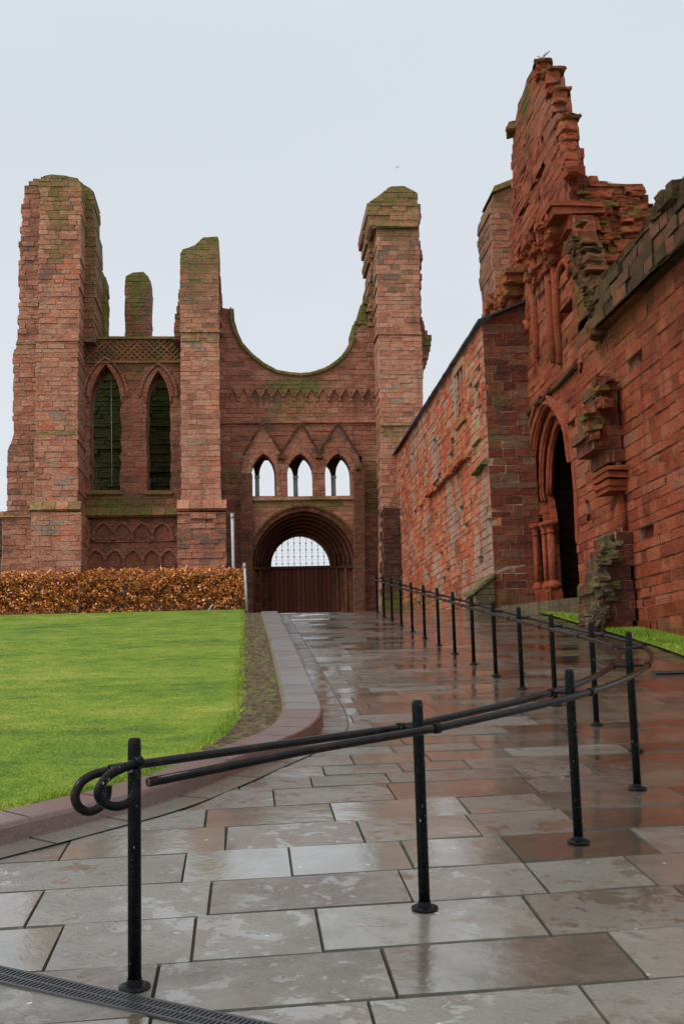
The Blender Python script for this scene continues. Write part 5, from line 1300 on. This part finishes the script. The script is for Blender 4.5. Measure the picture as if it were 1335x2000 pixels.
# ================================================================== SMALL THINGS
# slotted drain across the foot of the ramp
dr = thing('drain_channel', Vector((-.6, 5.1, G(5.1))), 'black slotted drain grating crossing the wet paving at the lower left corner', 'drain')
pA, pB = Vector((-3.2, 6.74, 0)), Vector((1.2, 3.98, 0)); ax = (pB-pA).normalized(); nx_ = Vector((-ax.y, ax.x, 0)); Ld = (pB-pA).length
def dp(s, w, h): p = pA+ax*s+nx_*w; return (p.x, p.y, G(p.y)+h)
m = MB()
ns = 40
for i in range(ns):
    s0, s1 = Ld*i/ns, Ld*(i+1)/ns; m.quad(dp(s0, -.062, .002), dp(s1, -.062, .002), dp(s1, .062, .002), dp(s0, .062, .002))
m.build('pit_shade', M_PIT, dr)  # flat black sheet: darkness under the grating is put into the colour
m = MB()
for w0, w1 in ((-.07, -.055), (-.006, .006), (.055, .07)):
    for i in range(ns):
        s0, s1 = Ld*i/ns, Ld*(i+1)/ns
        P = [dp(s0, w0, .010), dp(s1, w0, .010), dp(s1, w1, .010), dp(s0, w1, .010)]; Q = [dp(s0, w0, .001), dp(s1, w0, .001), dp(s1, w1, .001), dp(s0, w1, .001)]
        m.add(P+Q, ((0, 1, 2, 3), (0, 4, 5, 1), (2, 6, 7, 3)))
m.build('frame', M_IRON, dr)
m = MB(); s = 0.0
while s < Ld:
    for w0, w1, sh_ in ((-.056, -.004, 0), (.004, .056, .011)):
        m.add([dp(s+sh_, w0, .009), dp(s+sh_+.011, w0, .009), dp(s+sh_+.011+.006, w1, .009), dp(s+sh_+.006, w1, .009), dp(s+sh_, w0, .002), dp(s+sh_+.006, w1, .002), dp(s+sh_+.011, w0, .002), dp(s+sh_+.017, w1, .002)], ((0, 1, 2, 3), (0, 3, 5, 4), (1, 6, 7, 2)))
    s += .0225
m.build('grating', M_IRON, dr)
# inspection cover at the right edge
p = onG(1312, 1313); mc = thing('gully_cover', Vector((p.x, p.y, G(p.y))), 'small dark gully cover in the paving by the right edge below the grass', 'drain cover')
m = MB(); m.box((p.x-.3, p.y-.22, G(p.y)-.01), (p.x+.45, p.y+.22, G(p.y)+.012)); m.build('frame', M_IRON, mc)
m = MB()
for i in range(9): m.box((p.x-.26+i*.077, p.y-.19, G(p.y)+.012), (p.x-.26+i*.077+.04, p.y+.19, G(p.y)+.02))
m.build('grating', M_PIT, mc)
# gulls
def gull(px, py, Y, s, yaw, label):
    p = onY(px, py, Y); g = thing('gull', p, label, 'gull'); Rz = Matrix.Rotation(yaw, 3, 'Z')
    def T(v): return p+Rz @ (Vector(v)*s)
    m = MB(); m.tube([T(v) for v in ((-.24, 0, .0), (-.2, 0, 0), (-.08, 0, 0), (.05, 0, .02), (.14, 0, .03), (.19, 0, .04), (.24, 0, .035))], [.006*s, .02*s, .05*s, .055*s, .04*s, .036*s, .008*s], 10)
    m.add([T((-.18, -.02, 0)), T((-.32, -.05, 0)), T((-.32, .05, 0)), T((-.18, .02, 0)), T((-.18, 0, .015))], ((0, 1, 2, 3), (0, 4, 1), (1, 4, 2), (2, 4, 3))); m.build('body', M_GULL, g)
    for sg in (-1, 1):
        w = MB(); P = [(.08, 0, .03), (.12, .22, .13), (.02, .50, .10), (-.10, .62, .06), (-.04, .40, .09), (-.04, .2, .11), (-.06, 0, .03)]
        up_ = [T((x, sg*(y+.03), z)) for x, y, z in P]; lo = [T((x, sg*(y+.03), z-.012)) for x, y, z in P]
        w.add(up_+lo, (tuple(range(7)), tuple(range(13, 6, -1)))+tuple((i, (i+1) % 7, 7+(i+1) % 7, 7+i) for i in range(7))); w.build('wing', M_GULL, g)
    m = MB(); m.tube([T((.235, 0, .035)), T((.285, 0, .025))], [.010*s, .003*s], 6); m.build('beak', M_RUST, g)
gull(1058, 113, 44, .85, .5, 'pale gull flying just above the peak of the jagged red gable')
gull(775, 327, 90, .55, .3, 'tiny distant gull in the sky above the right tower of the abbey front')
